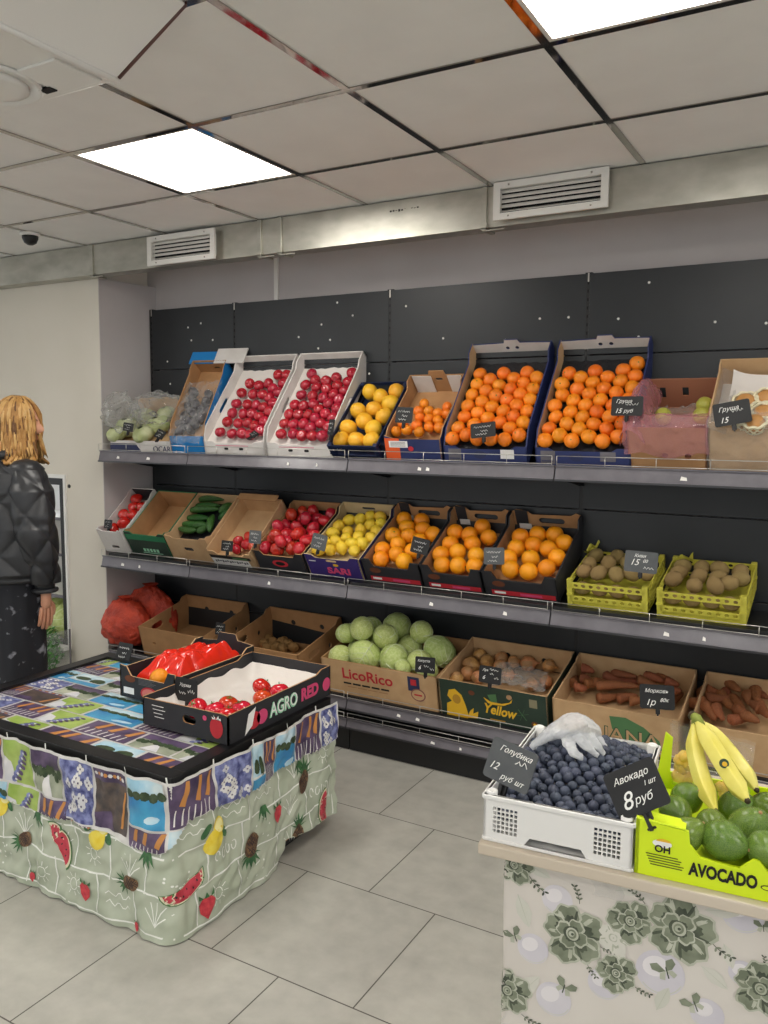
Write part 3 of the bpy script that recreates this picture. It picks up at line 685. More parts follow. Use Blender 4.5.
def pinkfront(u, v):   # over the front edge, hanging down outside
    t = v*.24; x = -.012+u*(W+.02)
    return (x, -.012+.25*(.07+t), .075+t+.012*sin(u*9)*(1-t/.12)) if t < .12 else (x, .035+min(.12, (t-.12)*.9), .195+.012*sin(min(1, (t-.12)/.1)*pi)-max(0, t-.19)*.4)
rough_sheet('pink_film', 'crumpled pink film folded over the front of the green apple carton', 'plastic film', lambda u, v: cP.M @ Vector(pinkfront(u, v)), 40, 26, pink_film, amp=.008, seed=1)
def pinkside(u, v): a = v*pi; return cP.M @ Vector((-.025+.09*(1-cos(a))/2+.0*u, .02+u*(Lb-.02), .10+.16*sin(a)*(.55+.45*sin(u*pi))))
rough_sheet('pink_film', 'pink film bulging up along the side beside the mandarins', 'plastic film', pinkside, 34, 16, pink_film, amp=.012, seed=2)
rough_sheet('plastic_liner', 'greyish clear bag lying inside the green apple carton', 'plastic film', lambda u, v: cP.M @ Vector((.02+u*(W-.09), .03+v*(Lb-.08), .085+.03*sin(u*3)*sin(v*3))), 30, 26, clear2, amp=.02, seed=3)
c = crop(620, 350, 5.19)
heap(cP, [c((450, 290)), c((225, 345)), c((440, 340))], .037, .105, GAP, 'green_apple', 'green apple in the pink lined carton', 'apple', 'green apples')
cW = Carton('pear_carton', 'brown carton in clear wrap holding tan fruit in foam nets', 'box', -.472, .42, .40, .225, 40, 3.335, ZT, kraft_lt, kraft_lt, floor_h=.13, floor_mat=liner_white, back_h=.24, lean=18, fh=.21)
W = cW.W
rough_sheet('clear_wrap', 'clear film wrapped over the front of the tan fruit carton', 'plastic film', lambda u, v: cW.M @ Vector((-.006+u*(W+.01), -.014+.32*min(v, .72)*.27+(0 if v < .7 else (v-.7)*.3), .01+min(v, .74)*.27)), 60, 40, clear2, amp=.009, fr=26, seed=5)
rough_sheet('clear_wrap', 'clear film stretched down the open side of the tan fruit carton', 'plastic film', lambda u, v: cW.M @ Vector((-.004+.07*v, .02+u*.38, .205-.03*v)), 30, 8, clear, amp=.008, fr=30, seed=6)
MB().grid(lambda u, v: Vector((.05+u*.33, .05+v*.32, .152+.03*(abs(u-.5)*2)**4+.03*(abs(v-.5)*2)**4)), 16, 16, liner_white).build('foam_tray', cW.o)
for k, p in enumerate([(652, 285), (745, 345), (762, 265), (640, 378), (700, 395)]):
    q = cW.hit(*c(p), .175); q.z = .185
    t = thing('netted_fruit', ['tan fruit in foam net behind its black price tag', 'tan fruit in foam net, lower one at the edge of the tray', 'tan fruit in foam net at the upper right of the tray', 'tan fruit in foam net showing below the price tag', 'tan fruit in foam net at the front of the tray'][k], 'fruit'); t.matrix_world = cW.M @ T(*q); t['group'] = 'fruit in foam nets'
    MB().lathe([(max(.001, .037*cos(-pi/2+pi*i/12)), .035*sin(-pi/2+pi*i/12)) for i in range(13)], pear_p, 18).build('fruit', t)
    n_ = MB()
    for j in range(10):
        for d in (1, -1):
            n_.tube([(.040*cos(ph)*cos(d*(ph*1.1)+j*.628), .040*cos(ph)*sin(d*(ph*1.1)+j*.628), .039*sin(ph)) for ph in [-1.2+i*.2 for i in range(9)]], .0026, foam_net, 4)
    n_.tube([(.042*cos(a), .042*sin(a), .016+.004*sin(a*7)) for a in [i*2*pi/30 for i in range(30)]], .006, foam_net, 5, closed=True)
    n_.build('foam_net', t)
# greens box, its plastic, and the blue box
def ocar(mb, M): mb.flat(rect(.0, .0, .24, .058), ink_navy, M); mb.text('OCAR', .045, ink_navy, M @ T(.40, -.002, .03), width=.13); mb.flat([(.26, .0), (.29, .0), (.24, .06), (.20, .06)], card_white, M)
cL = Carton('greens_box', 'white box with dark lettering holding bagged greens at the shelf end', 'box', -3.655, .50, .37, .075, 30, 3.312, ZT, card_white, kraft_lt, floor_h=.035, deco=ocar, back_h=.16, lean=25)
lettuce = mat('pale_lettuce', 'a9b676', .6, col2='d3d8ac', scale=14, val_rnd=.1)
dk_leaf = mat('dark_bundle', '3b4540', .5, col2='5a6658', scale=20)
def leafy(seed, m, rx, ry, rz):
    mb = MB(); random.seed(seed)
    for k in range(7):
        a = k*.9; 
        def fn(u, v, a=a, k=k):
            ph = -1.3+2.6*v; th_ = a+(u-.5)*2.4; r = 1+.06*k*.3+.10*noise.noise(Vector((u*4, v*4, seed+k)))+.08*sin(u*14+k)*abs(u-.5)
            return Vector((cos(ph)*cos(th_)*r*rx, cos(ph)*sin(th_)*r*ry, sin(ph)*r*rz))
        mb.grid(fn, 14, 12, m)
    return mb.mesh('lettuce')
for k, (px_, py_, rx, ry, rz, m_, lb) in enumerate([(128, 427, .065, .06, .05, lettuce, 'pale green lettuce in clear bag, lower left at the shelf end'), (142, 417, .075, .06, .045, lettuce, 'pale green lettuce in clear bag, middle of the greens box'), (158, 425, .07, .055, .045, lettuce, 'pale green lettuce in clear bag beside the blue box'), (152, 400, .11, .06, .035, dk_leaf, 'dark green bundle lying on top of the bagged lettuce'), (116, 434, .05, .05, .04, lettuce, 'small pale lettuce at the outer front corner of the greens box'), (143, 434, .06, .05, .04, lettuce, 'pale lettuce at the front edge, between the two black tags'), (166, 414, .05, .05, .04, lettuce, 'pale lettuce wedged against the blue box')]):
    q = cL.hit(px_, py_, .10 if k == 3 else .085)
    o = bpy.data.objects.new('lettuce', leafy(k, m_, rx, ry, rz)); COL.objects.link(o); o.matrix_world = cL.M @ T(*q) @ RZ(.3*k); tag(o, lb, 'lettuce')
def blob(cx, cy, cz, rx, ry, rz, m, name, label, seed, amp=.03, fr=16, n=40):
    def fn(u, v): a = u*2*pi; ph = -pi/2+v*pi; return Vector((cx+rx*cos(ph)*cos(a), cy+ry*cos(ph)*sin(a), cz+rz*sin(ph)))
    return rough_sheet(name, label, 'plastic bag', fn, n, n//2, m, amp=amp, fr=fr, seed=seed)
p1 = at_y(118, 412, 3.30); blob(p1.x, p1.y+.03, p1.z+.0, .11, .10, .105, clear2, 'clear_bag', 'puffed clear plastic bag at the left end of the top shelf', 11, .045, 14, 56)
p1 = at_y(148, 409, 3.33); blob(p1.x+.0, p1.y+.07, p1.z+.0, .17, .13, .09, clear, 'clear_bag', 'clear bag around the pale lettuce in the greens box', 12, .03, 18, 50)
cBl = Carton('blue_box', 'cardboard box with bright blue front and flap, next to the apples', 'box', -3.19, .215, .55, .11, 56, 3.312, ZT, card_cyan, kraft, yaw=.16, floor_h=.03, back_h=.12, lean=40, bholes=[slot(.13, .06, .02, .008)])
q = MB(); q.box((-.03, .54, .10), (.13, .62, .108), card_cyan, .001); q.build('blue_flap', cBl.o); q = MB(); q.box((.14, .53, .112), (.33, .63, .12), card_white, .001); q.build('white_flap', cBl.o)
dark_fig = mat('dark_produce', '2b2a30', .35, col2='4a4650', scale=22, val_rnd=.2)
AUB = [round_mesh('aubergine', dark_fig, 1, 0, 0, 0, 0, .1, seed=k, stretch=1.7) for k in range(2)]
c = crop(90, 340, 6.4)
heap(cBl, [c(p) for p in [(620, 330), (590, 330), (540, 380), (640, 400), (680, 430), (590, 500), (640, 450), (540, 540), (640, 560), (700, 490), (720, 460), (600, 350), (560, 400), (520, 420), (600, 430), (660, 470), (700, 440), (560, 480), (620, 510), (520, 520), (580, 550), (680, 520), (740, 400), (760, 350)]], .024, .06, AUB, 'dark_vegetable', 'dark bagged vegetable in the blue box', 'vegetable', 'dark vegetables in the blue box')
rough_sheet('clear_bag', 'crumpled clear plastic over the dark vegetables in the blue box', 'plastic bag', lambda u, v: cBl.M @ Vector((.0+u*.22, .02+v*.40, .09+.03*sin(u*3)*sin(v*3))), 50, 70, clear, amp=.022, fr=24, seed=8)
# ================================================================== middle shelf
c4 = crop(90, 430, 3.84)
def mid_carton(*a, **k): return Carton(*a, **k)
cPep = Carton('pepper_box', 'white cardboard box of red peppers at the end of the middle shelf', 'box', -3.693, .188, .38, .13, 41, 3.29, ZM, card_white, card_white, yaw=.0, fh=.155, lean=12, floor_h=.05, front=dip(.1903, .155, .145), fholes=[slot(.095, .04, .03, .009)], back_mat=card_black, back_h=.14)
heap(cPep, [c4(p) for p in [(118, 318), (168, 300), (172, 262), (128, 355), (155, 335), (192, 300), (75, 372)]], .036, .09, PEP, 'red_pepper', 'red pepper in the white box', 'pepper', 'red peppers in the white box')
def green_deco(mb, M):
    mb.flat(rect(.0, .105, .3016, .14), card_green, M); random.seed(5)
    for k in range(5): x = .10+.025*k; mb.flat(rect(x, .028, x+.018, .05), ink_mint, M)
    mb.flat(rect(.09, .018, .24, .023), ink_mint, M)
cE = Carton('empty_box', 'empty cardboard box with green printed front, beside the cucumbers', 'box', -3.478, .298, .38, .13, 41, 3.305, ZM, card_dkgreen, kraft, fh=.155, lean=12, front=dip(.3016, .155, .14), deco=green_deco, back_h=.13, edge=card_green)
cC = Carton('cucumber_box', 'brown cardboard box full of green cucumbers', 'box', -3.175, .29, .38, .13, 41, 3.305, ZM, kraft_lt, kraft_lt, floor_h=.06, floor_mat=liner_black, fh=.155, lean=12, front=dip(.2935, .155, .142), fholes=[slot(.145, .075, .035, .012)], back_h=.13)
cuk = [((412, 395), (452, 375)), ((400, 378), (455, 372)), ((345, 385), (410, 392)), ((350, 362), (452, 366)), ((365, 340), (455, 342)), ((375, 318), (500, 310)), ((385, 296), (495, 290)), ((410, 275), (525, 268)), ((465, 400), (480, 335)), ((495, 345), (540, 300)), ((500, 325), (550, 290))]
def rods(box, segs, h, meshes, name, what, cat, group, r, jit=.0, lens=None):
    segs2 = []
    for k, (a, b) in enumerate(segs):
        p, q = box.hit(*a, h), box.hit(*b, h); segs2.append((p, q))
    mids = [(p+q)/2 for p, q in segs2]; lab = rowed(mids, 2*r)
    for k, (p, q) in enumerate(segs2):
        d = q-p; ln = d.length; z = random.uniform(0, jit)+(k % 3)*jit*.4
        o = bpy.data.objects.new(name, random.choice(meshes)); COL.objects.link(o)
        R = d.to_track_quat('Z', 'Y').to_matrix().to_4x4() @ RZ(random.uniform(0, 6.28))
        s_ = ln/2
        o.matrix_world = box.M @ T(mids[k].x, mids[k].y, mids[k].z+z) @ R @ Matrix.Diagonal((r/.19, r/.19, s_, 1)); tag(o, place_label(what, *lab[k]), cat, group)
rods(cC, [(c4(a), c4(b)) for a, b in cuk], .085, CUK, 'cucumber', 'green cucumber in the brown box', 'cucumber', 'cucumbers in the brown box', .021, .012)
def print_deco(mb, M):
    mb.flat(rect(.0, .0, .25, .05), ink_white, M); random.seed(9)
    for k in range(14): x = .02+.016*k; mb.flat(rect(x, .02+.004*(k % 3), x+.011, .036+.003*(k % 2)), rail_grey, M, .002)
    mb.flat(rect(.0, .052, .27, .075), ink_black, M); mb.flat(rect(.15, .055, .25, .068), ink_green, M, .002)
cS = Carton('tomato_box', 'shallow cardboard box nearly sold out, with a few tomatoes left', 'box', -2.88, .285, .38, .115, 41, 3.305, ZM, kraft_lt, kraft_lt, floor_h=.03, front=dip(.2884, .10, .08), deco=print_deco, back_h=.12)
c = crop(230, 490, 6.98)
heap(cS, [c(p) for p in [(85, 350), (112, 392), (68, 398), (145, 392), (100, 340)]], .03, .06, PTM, 'tomato', 'red tomato in the nearly empty box', 'tomato', 'tomatoes in the nearly empty box')
q = MB(); q.box((.02, .35, .11), (.28, .39, .116), kraft, M=RX(.1)); q.box((.0, .37, .128), (.24, .41, .136), card_black); q.build('folded_flap', cS.o)
def dark_deco(W, col):
    def f(mb, M):
        mb.flat(oval(W*.5, .05, .05, .022), col, M); mb.flat(oval(W*.5, .05, .03, .012), ink_black, M, .002)
    return f
cTo = Carton('tomato_box', 'black cardboard box heaped with ribbed red tomatoes', 'box', -2.588, .302, .42, .12, 30, 3.305, ZM, card_black, kraft, floor_h=.06, front=dip(.3056, .12, .095), deco=dark_deco(.302, ink_red), back_h=.14)
pTo = [c(p) for p in [(365, 250), (430, 225), (505, 240), (570, 190), (515, 185), (630, 245), (680, 215), (610, 205), (335, 320), (430, 315), (540, 290), (470, 335), (345, 365), (268, 335), (245, 385), (420, 400), (320, 405), (515, 340), (590, 285), (370, 430), (460, 395), (545, 345), (275, 420), (600, 330), (500, 410)]]
heap(cTo, pTo, .037, .098, PTM, 'tomato', 'ribbed red tomato in the heaped black box', 'tomato', 'ribbed tomatoes in the heaped black box')
def lem_deco(mb, M):
    mb.text('SARI', .05, ink_pink, M @ T(.18, -.002, .042), bold=.002, width=.13); mb.flat(oval(.17, .078, .016, .008), ink_yellow, M)
    mb.flat(rect(.02, .09, .06, .096), ink_white, M)
cLm = Carton('lemon_box', 'purple and pale wood-look box of yellow lemons', 'box', -2.272, .305, .42, .12, 30, 3.305, ZM, card_purple, mat('pale_board', 'c9b48a', .8, col2='bfa97f', scale=12), floor_h=.06, front=dip(.3087, .13, .112), deco=lem_deco, back_h=.15, fholes=[slot(.15, .10, .03, .006)], bholes=[slot(.15, .12, .04, .008)])
c5_ = crop(280, 430, 3.84)
pL = [c5_(p) for p in [(265, 345), (312, 342), (382, 333), (347, 332), (215, 370), (257, 395), (315, 380), (380, 360), (175, 390), (350, 365), (212, 425), (300, 410), (240, 450), (318, 432), (347, 412), (200, 460), (275, 437), (285, 464), (365, 392), (150, 430), (150, 458), (240, 415)]]
heap(cLm, pL, .0295, .10, LEM, 'lemon', 'yellow lemon in the purple box', 'lemon', 'lemons in the purple box')
def or_deco(W):
    def f(mb, M):
        mb.flat(rect(W*.10, .015, W*.98, .04), ink_red, M); mb.flat(rect(W*.14, .022, W*.3, .034), ink_white, M, .002); mb.flat(rect(W*.5, .02, W*.8, .034), ink_pink, M, .002)
        mb.flat(oval(W*.22, .075, .03, .016), mat('brown_ink', '6a3a22', .7) if 'brown_ink' not in MATS else MATS['brown_ink'], M)
        mb.flat(rect(W*.02, .004, W*.98, .008), ink_white, M)
    return f
obk = lambda W: [(0, 0), (W, 0), (W, .16), (W*.93, .17), (W*.86, .155), (W*.3, .15), (W*.22, .17), (W*.08, .175), (0, .16)]
c7 = crop(290, 470, 2.743)
ors = [(-1.952, .298, 'first', 'nearest the lemons', [c5_(p) for p in [(490, 332), (562, 350), (485, 380), (420, 400), (535, 385), (583, 400), (465, 425), (440, 448), (385, 465), (395, 490), (460, 490), (505, 460), (545, 420), (430, 470)]]),
       (-1.648, .288, 'middle', 'in the middle of the row of three', [c7(p) for p in [(430, 170), (478, 175), (525, 158), (545, 185), (440, 202), (500, 202), (460, 225), (418, 257), (466, 262), (510, 238), (405, 235), (500, 262)]]),
       (-1.352, .325, 'third', 'beside the yellow kiwi crates', [c7(p) for p in [(638, 183), (712, 180), (752, 200), (675, 207), (622, 217), (714, 222), (660, 243), (605, 272), (660, 277), (712, 260), (738, 242), (602, 240), (690, 180)]])]
for x, W, nm, wh, pl in ors:
    cO = Carton('orange_box', f'black and red cardboard box of oranges {wh}', 'box', x, W, .42, .125, 30, 3.305, ZM, card_black, kraft, floor_h=.05, front=dip(W*1.012, .135, .095), deco=or_deco(W), back=obk(W*1.012), back_h=.16, edge=card_black, bholes=[slot(W*.58, .12, .06, .014)])
    MB().plate(rect(W*.06, .09, W*.24, .174), .002, card_black, M=T(0, .408, 0)).plate(rect(W*.1, .06, W*.28, .10), .003, card_white, M=T(0, .405, 0)).build('folded_tab', cO.o)
    heap(cO, pl, .0405, .10, ORA, 'orange', f'orange in the {nm} black box', 'orange', f'oranges in the {nm} black box')
c6 = crop(540, 440, 3.368)
kr = [(.022, .046), (.080, .106)]
cK1 = slat_crate('kiwi_crate', 'yellow-green plastic kiwi crate next to the oranges', -.992, .325, .34, .105, 15, 3.30, ZM, yellow_plas, kr, floor_h=.03)
cK2 = slat_crate('kiwi_crate', 'yellow-green plastic kiwi crate at the right end of the middle shelf', -.637, .325, .34, .105, 15, 3.30, ZM, yellow_plas, kr, floor_h=.03)
for kk, cK, pl, low, nm in ((0, cK1, [(180, 388), (165, 418), (230, 415), (262, 392), (135, 440), (198, 448), (268, 452), (295, 415), (318, 450), (350, 450)], [(145, 510), (215, 515), (265, 517), (310, 520)], 'left'),
                  (1, cK2, [(480, 425), (545, 430), (605, 435), (675, 445), (468, 446), (450, 468), (535, 460), (602, 465), (590, 492), (642, 480), (670, 470), (520, 490)], [(455, 535), (510, 540), (580, 547), (635, 552)], 'right')):
    heap(cK, [c6(p) for p in pl], .031, .105, KIW, 'kiwi', f'kiwi on top in the {nm} crate', 'kiwi', f'kiwis on top in the {nm} yellow crate')
    for k in range(4):
        o = bpy.data.objects.new('kiwi', KIW[k % 3]); COL.objects.link(o); o.matrix_world = cK.M @ T(.055+.07*k, .04, .066) @ RY(1.4+.2*k) @ Matrix.Scale(.027, 4)
        tag(o, f'kiwi behind the slots of the {nm} yellow crate, {NTH[k]} from left', 'kiwi', f'kiwis behind the slots of the {nm} crate')
cru = MB(); cru.grid(lambda u, v: Vector((.0+.035*u+.01*sin(v*9), .28+.07*u, .10+.045*v+.012*sin(u*9+v*5))), 8, 8, yellow_plas); cru.build('torn_liner', cK1.o)
cru = MB(); cru.grid(lambda u, v: Vector((.02+.06*u, .28+.05*u, .10+.03*v+.014*sin(u*9+v*5))), 8, 8, yellow_plas); cru.build('torn_liner', cK2.o)
# ================================================================== bottom shelf
hh = lambda W: [oval(W*.32, .115, .015, .015), oval(W*.72, .115, .015, .015)]
sh_ = [slot(.13, .115, .045, .018), oval(.27, .09, .012, .014)]
cB1 = Carton('empty_box', 'empty brown cardboard box beside the red net bags', 'box', -3.42, .47, .40, .17, 14, 3.265, ZB, kraft, kraft, fholes=[oval(.10, .08, .014, .010)], bholes=hh(.47), sholes=sh_, back_h=.19)
cB2 = Carton('potato_box', 'brown cardboard box with a few potatoes left at the bottom', 'box', -2.80, .48, .40, .17, 14, 3.265, ZB, kraft, kraft, bholes=hh(.48), sholes=sh_, back_h=.19, yaw=-.02)
c = crop(80, 470, 2.954)
heap(cB2, [c(p) for p in [(545, 512), (560, 500), (575, 510), (595, 508), (610, 515), (580, 522), (550, 522), (630, 522), (600, 525)]], .027, .035, POT, 'potato', 'small potato at the bottom of the box', 'potato', 'potatoes left in the box')
def lico(mb, M):
    mb.text('LicoRico', .075, ink_red, M @ T(.255, -.002, .112), bold=.0012, width=.275)
    for k in range(5): mb.flat(rect(.12+.052*k, .058, .12+.052*k+.043, .067), ink_black, M)
    for k in range(4): mb.flat(rect(.14+.058*k, .043, .14+.058*k+.05, .047), kraft, M)
    mb.flat(rect(.475, .085, .535, .158), ink_navy, M); mb.flat(rect(.49, .115, .52, .145), ink_red, M, .002)
    mb.flat(oval(.525, .07, .038, .032, 20), mat('seal_ring', '8c5a52', .7), M, .0022); mb.flat(oval(.525, .07, .032, .026, 20), kraft_lt, M, .0028); mb.flat(rect(.505, .066, .545, .074), ink_red, M, .003)
cCab = Carton('cabbage_box', 'wide brown carton with red lettering, heaped with cabbages', 'box', -2.195, .625, .39, .175, 12, 3.265, ZB, kraft_lt, kraft, floor_h=.09, deco=lico, back_h=.18)
c = crop(310, 610, 5.486)
cab = [(115, 230, 56), (215, 155, 50), (330, 107, 58), (480, 112, 66), (270, 175, 54), (418, 160, 56), (352, 210, 42), (545, 205, 64), (600, 150, 50), (262, 283, 74), (412, 278, 68), (525, 302, 52), (690, 240, 74), (465, 345, 36), (195, 235, 36), (640, 330, 44)]
heap(cCab, [(*c(p), p[2]/56, (.06 if p[1] < 190 else 0)) for p in cab], .060, .165, CAB, 'cabbage', 'green cabbage in the wide brown carton', 'cabbage', 'cabbages in the wide brown carton', jr=.02)
def yel(mb, M):
    mb.flat([(.03, .0), (.13, .0), (.145, .04), (.165, .06), (.16, .03), (.185, .045), (.18, .01), (.14, 0.005), (.125, .07), (.11, .115), (.08, .14), (.05, .13), (.04, .10), (.06, .075), (.035, .06)], ink_yellow, M, .001)
    mb.flat(oval(.085, .09, .02, .024), mat('ochre_ink', 'b98a2a', .7), M, .0018)
    mb.text('Yellow', .066, ink_yellow, M @ T(.285, -.002, .068) @ RY(.05), shear=.25, bold=.0018, width=.15)
    mb.flat([(.215, .125), (.235, .10), (.26, .095), (.31, .10), (.345, .12), (.35, .14), (.335, .12), (.30, .108), (.25, .108)], ink_yellow, M, .0015)
    mb.flat([(.235, .14), (.275, .15), (.28, .10), (.25, .105)], ink_green, M, .0012)
    mb.flat(oval(.16, .135, .015, .012), MATS['brown_ink'], M); mb.flat(oval(.445, .035, .016, .014), MATS['brown_ink'], M); mb.flat(oval(.445, .035, .007, .006), ink_yellow, M, .002)
    mb.flat(rect(.425, .115, .46, .155), mat('pale_stamp', '8a8468', .8), M)
    for a in (.3, 1.2, 2.2): mb.flat([(.39+.03*cos(a), .07+.03*sin(a)), (.39-.03*cos(a), .07-.03*sin(a)), (.39-.03*cos(a)+.002, .072-.03*sin(a)), (.39+.03*cos(a)+.002, .072+.03*sin(a))], ink_green, M)
    mb.flat(rect(.24, .018, .31, .024), MATS['ochre_ink'], M)
cOn = Carton('onion_box', 'dark green carton with yellow lettering, filled with onions', 'box', -1.56, .505, .39, .18, 14, 3.265, ZB, card_dkgreen, kraft_lt, floor_h=.075, deco=yel, fholes=[oval(.335, .145, .013, .012)], bholes=[oval(.18, .12, .015, .016), oval(.36, .12, .013, .016)], back_h=.19)
c = crop(430, 620, 5.12)
heap(cOn, [(*c(p), p[2]/42) for p in [(160, 225, 46), (265, 215, 42), (280, 160, 38), (195, 160, 36), (360, 175, 38), (350, 220, 36), (500, 218, 44), (560, 180, 38), (618, 215, 34), (430, 215, 34), (190, 265, 36), (150, 285, 34), (235, 285, 36), (400, 280, 34), (590, 315, 34), (530, 325, 34), (430, 170, 34)]], .039, .12, ONI, 'onion', 'yellow onion in the dark green carton', 'onion', 'onions in the dark green carton')
rough_sheet('clear_bag', 'torn clear plastic bag lying on the onions', 'plastic bag', lambda u, v: cOn.M @ Vector((.24+u*.22-.04*v, .03+v*.18+.05*u, .165+.015*sin(u*5))), 40, 30, clear2, amp=.014, fr=30, seed=21)
def uana(mb, M):
    mb.flat([(.235, .145), (.30, .15), (.37, .12), (.43, .07), (.44, .03), (.36, .02), (.28, .04), (.245, .09)], ink_green, M, .001)
    mb.text('JUANA', .085, mat('dark_leaf_ink', '33523a', .7), M @ T(.285, -.0016, .062), bold=.003, width=.30)
    mb.text('JUANA', .085, ink_mint if 0 else kraft_lt, M @ T(.287, -.0024, .061), bold=.0002, width=.296)
cCr = Carton('carrot_box', 'plain brown carton of dirty carrots with a green leaf print', 'box', -1.033, .505, .39, .18, 14, 3.265, ZB, kraft_lt, kraft_lt, floor_h=.085, deco=uana, back_h=.19)
cC2 = Carton('carrot_box', 'brown carton of dirty carrots at the right end of the bottom shelf', 'box', -.49, .42, .39, .18, 14, 3.265, ZB, kraft_lt, kraft_lt, floor_h=.085, back_h=.19)
c = crop(540, 640, 3.368)
car1 = [((75, 165), (100, 130)), ((115, 165), (125, 135)), ((140, 130), (185, 135)), ((135, 150), (180, 155)), ((115, 180), (160, 182)), ((190, 185), (335, 187)), ((240, 130), (330, 150)), ((230, 160), (345, 158)), ((180, 165), (260, 172)), ((260, 205), (330, 200)), ((300, 218), (350, 220)), ((350, 150), (420, 165)), ((390, 140), (460, 165)), ((420, 170), (470, 175)), ((430, 200), (475, 195)), ((190, 200), (270, 190)), ((220, 140), (280, 165)), ((330, 165), (400, 180)), ((440, 215), (480, 180)), ((150, 165), (230, 150))]
rods(cCr, [(c(a), c(b)) for a, b in car1], .105, CAR, 'carrot', 'dirty carrot in the leaf-print carton', 'carrot', 'carrots in the leaf-print carton', .022, .03)
car2 = [((545, 195), (570, 165)), ((515, 240), (545, 215)), ((555, 210), (640, 215)), ((560, 240), (585, 285)), ((605, 190), (660, 245)), ((620, 160), (680, 200)), ((640, 195), (690, 270)), ((670, 165), (765, 190)), ((690, 200), (710, 235)), ((615, 180), (650, 215)), ((640, 295), (700, 268)), ((720, 190), (735, 235)), ((735, 225), (765, 280)), ((690, 280), (735, 310)), ((590, 250), (620, 290)), ((740, 250), (700, 225)), ((560, 185), (610, 195)), ((545, 225), (560, 260)), ((700, 170), (768, 215)), ((650, 240), (735, 285))]
rods(cC2, [(c(a), c(b)) for a, b in car2], .11, CAR, 'carrot', 'dirty carrot in the end carton', 'carrot', 'carrots in the end carton', .023, .03)
# red net bags
def net_bag(x, y, z, rx, ry, rz, label, seed):
    def fn(u, v):
        a = u*2*pi; ph = -pi/2+v*pi; sq = 1-.15*max(0, sin(ph))
        d = Vector((cos(ph)*cos(a), cos(ph)*sin(a), sin(ph))); e = .07*(1-min(1, noise.voronoi(d*2.6+Vector((seed, 0, 0)))[0][0]*1.9))
        f = 1+e*1.7+.04*noise.noise(d*7); zz = d.z*rz*f
        return Vector((x+d.x*rx*f*sq, y+d.y*ry*f*sq, max(z-rz*.8, z+zz)))
    t = thing('net_bag', label, 'net bag', (0, 0, 0), group='red net bags')
    MB().grid(fn, 64, 40, net_red).build('bag_body', t)
    k = MB(); top = Vector((x, y, z+rz)); k.grid(lambda u, v: top+Vector(((.015+.03*v*v)*cos(u*6.283)*(1+.2*sin(u*25)), (.015+.03*v*v)*sin(u*6.283), -.02+.035*v)), 20, 6, net_red); k.build('tied_neck', t)
p1 = at_y(124, 632, 3.31); p2 = at_y(146, 612, 3.46)
net_bag(p1.x-.02, 3.35, .40, .175, .11, .145, 'red net bag in front, against the wall corner', 1)
net_bag(p2.x+.0, 3.50, .43, .20, .09, .17, 'red net bag behind, leaning on the empty brown box', 5)
# ================================================================== price tags
def squiggle(mb, x0, z0, w, h, seed, r=.0011):
    random.seed(seed); n = max(5, int(w/.0035)); pts = []
    for i in range(n+1): pts.append((x0+w*i/n, -.0016, z0+h*(.5+.5*sin(i*1.9+seed))*random.uniform(.5, 1)))
    mb.tube(pts, r, chalk, 4, caps=False)
def price_tag(px, py, Y, w, h, label, lines=None, roll=0, tiltb=.15, m=None, clip=True, seed=0, yaw=0, group='chalk price tags'):
    """lines: [(text or None for a scribble, x, z, size)] in parts of the tag, from its centre"""
    p = at_y(px, py, Y); t = thing('price_tag', label, 'price tag', (0, 0, 0), group=None)
    t.matrix_world = T(*p) @ RZ(yaw) @ RX(-tiltb) @ RY(roll)
    b_ = MB(); ol = []; r_ = min(w, h)*.09
    for cx, cz, a0 in ((w/2-r_, h/2-r_, 0), (-w/2+r_, h/2-r_, pi/2), (-w/2+r_, -h/2+r_, pi), (w/2-r_, -h/2+r_, 1.5*pi)):
        for k in range(4): a = a0+k*pi/6; ol.append((cx+r_*cos(a), cz+r_*sin(a)))
    b_.plate(ol, .0025, m or slate); b_.build('board', t)
    k = MB()
    for q, (tx, x, z, s_) in enumerate(lines or [(None, -.36, .16, .68), (None, -.1, -.12, .3), (None, -.3, -.34, .45)]):
        if tx is None: squiggle(k, x*w, z*h, s_*w, .16*h, seed+q, min(w, h)*.012)
        else: k.text(tx, s_*h, chalk, T(x*w, -.0012, z*h), shear=.35, align='LEFT')
    k.build('chalk_writing', t)
    if clip: MB().box((-.008, .0025, -h/2-.02), (.008, .012, -h/2+.016), black_plas, .002).box((-.003, .0, -h/2-.025), (.003, .006, -h/2+.002), black_plas).build('clip', t)
    return t
price_tag(128, 427, 3.235, .078, .046, 'small black price tag in front of the bagged lettuce', roll=.1, seed=1)
price_tag(160, 434, 3.235, .07, .05, 'black price tag leaning beside the dark OCAR lettering', roll=.3, seed=2, tiltb=.5)
price_tag(254, 434, 3.22, .055, .035, 'black price tag lying folded among the left red apples', roll=.5, seed=3, tiltb=.9)
price_tag(331, 427, 3.225, .046, .072, 'narrow black price tag on the corner of the grapefruit crate', roll=.05, seed=4, yaw=-.4)
price_tag(404, 415, 3.225, .085, .07, 'black price tag over the tangerines and grapefruits', roll=.04, seed=5)
price_tag(483, 430, 3.225, .112, .062, 'black price tag stuck in the left mandarin box', roll=-.12, seed=6)
price_tag(627, 406, 3.225, .12, .075, 'black price tag at the edge of the right mandarin box', [('Груша', -.36, .24, .26), (None, -.05, .02, .4), ('15', -.38, -.26, .34), ('руб', -.1, -.26, .26)], roll=.0, seed=7)
price_tag(732, 413, 3.215, .125, .085, 'black price tag on the foam netted tan fruit', [('Груша', -.36, .2, .26), (None, .0, .02, .3), ('15', -.36, -.27, .34)], roll=-.2, seed=8)
price_tag(108, 524, 3.235, .062, .05, 'black price tag in front of the red peppers', seed=9)
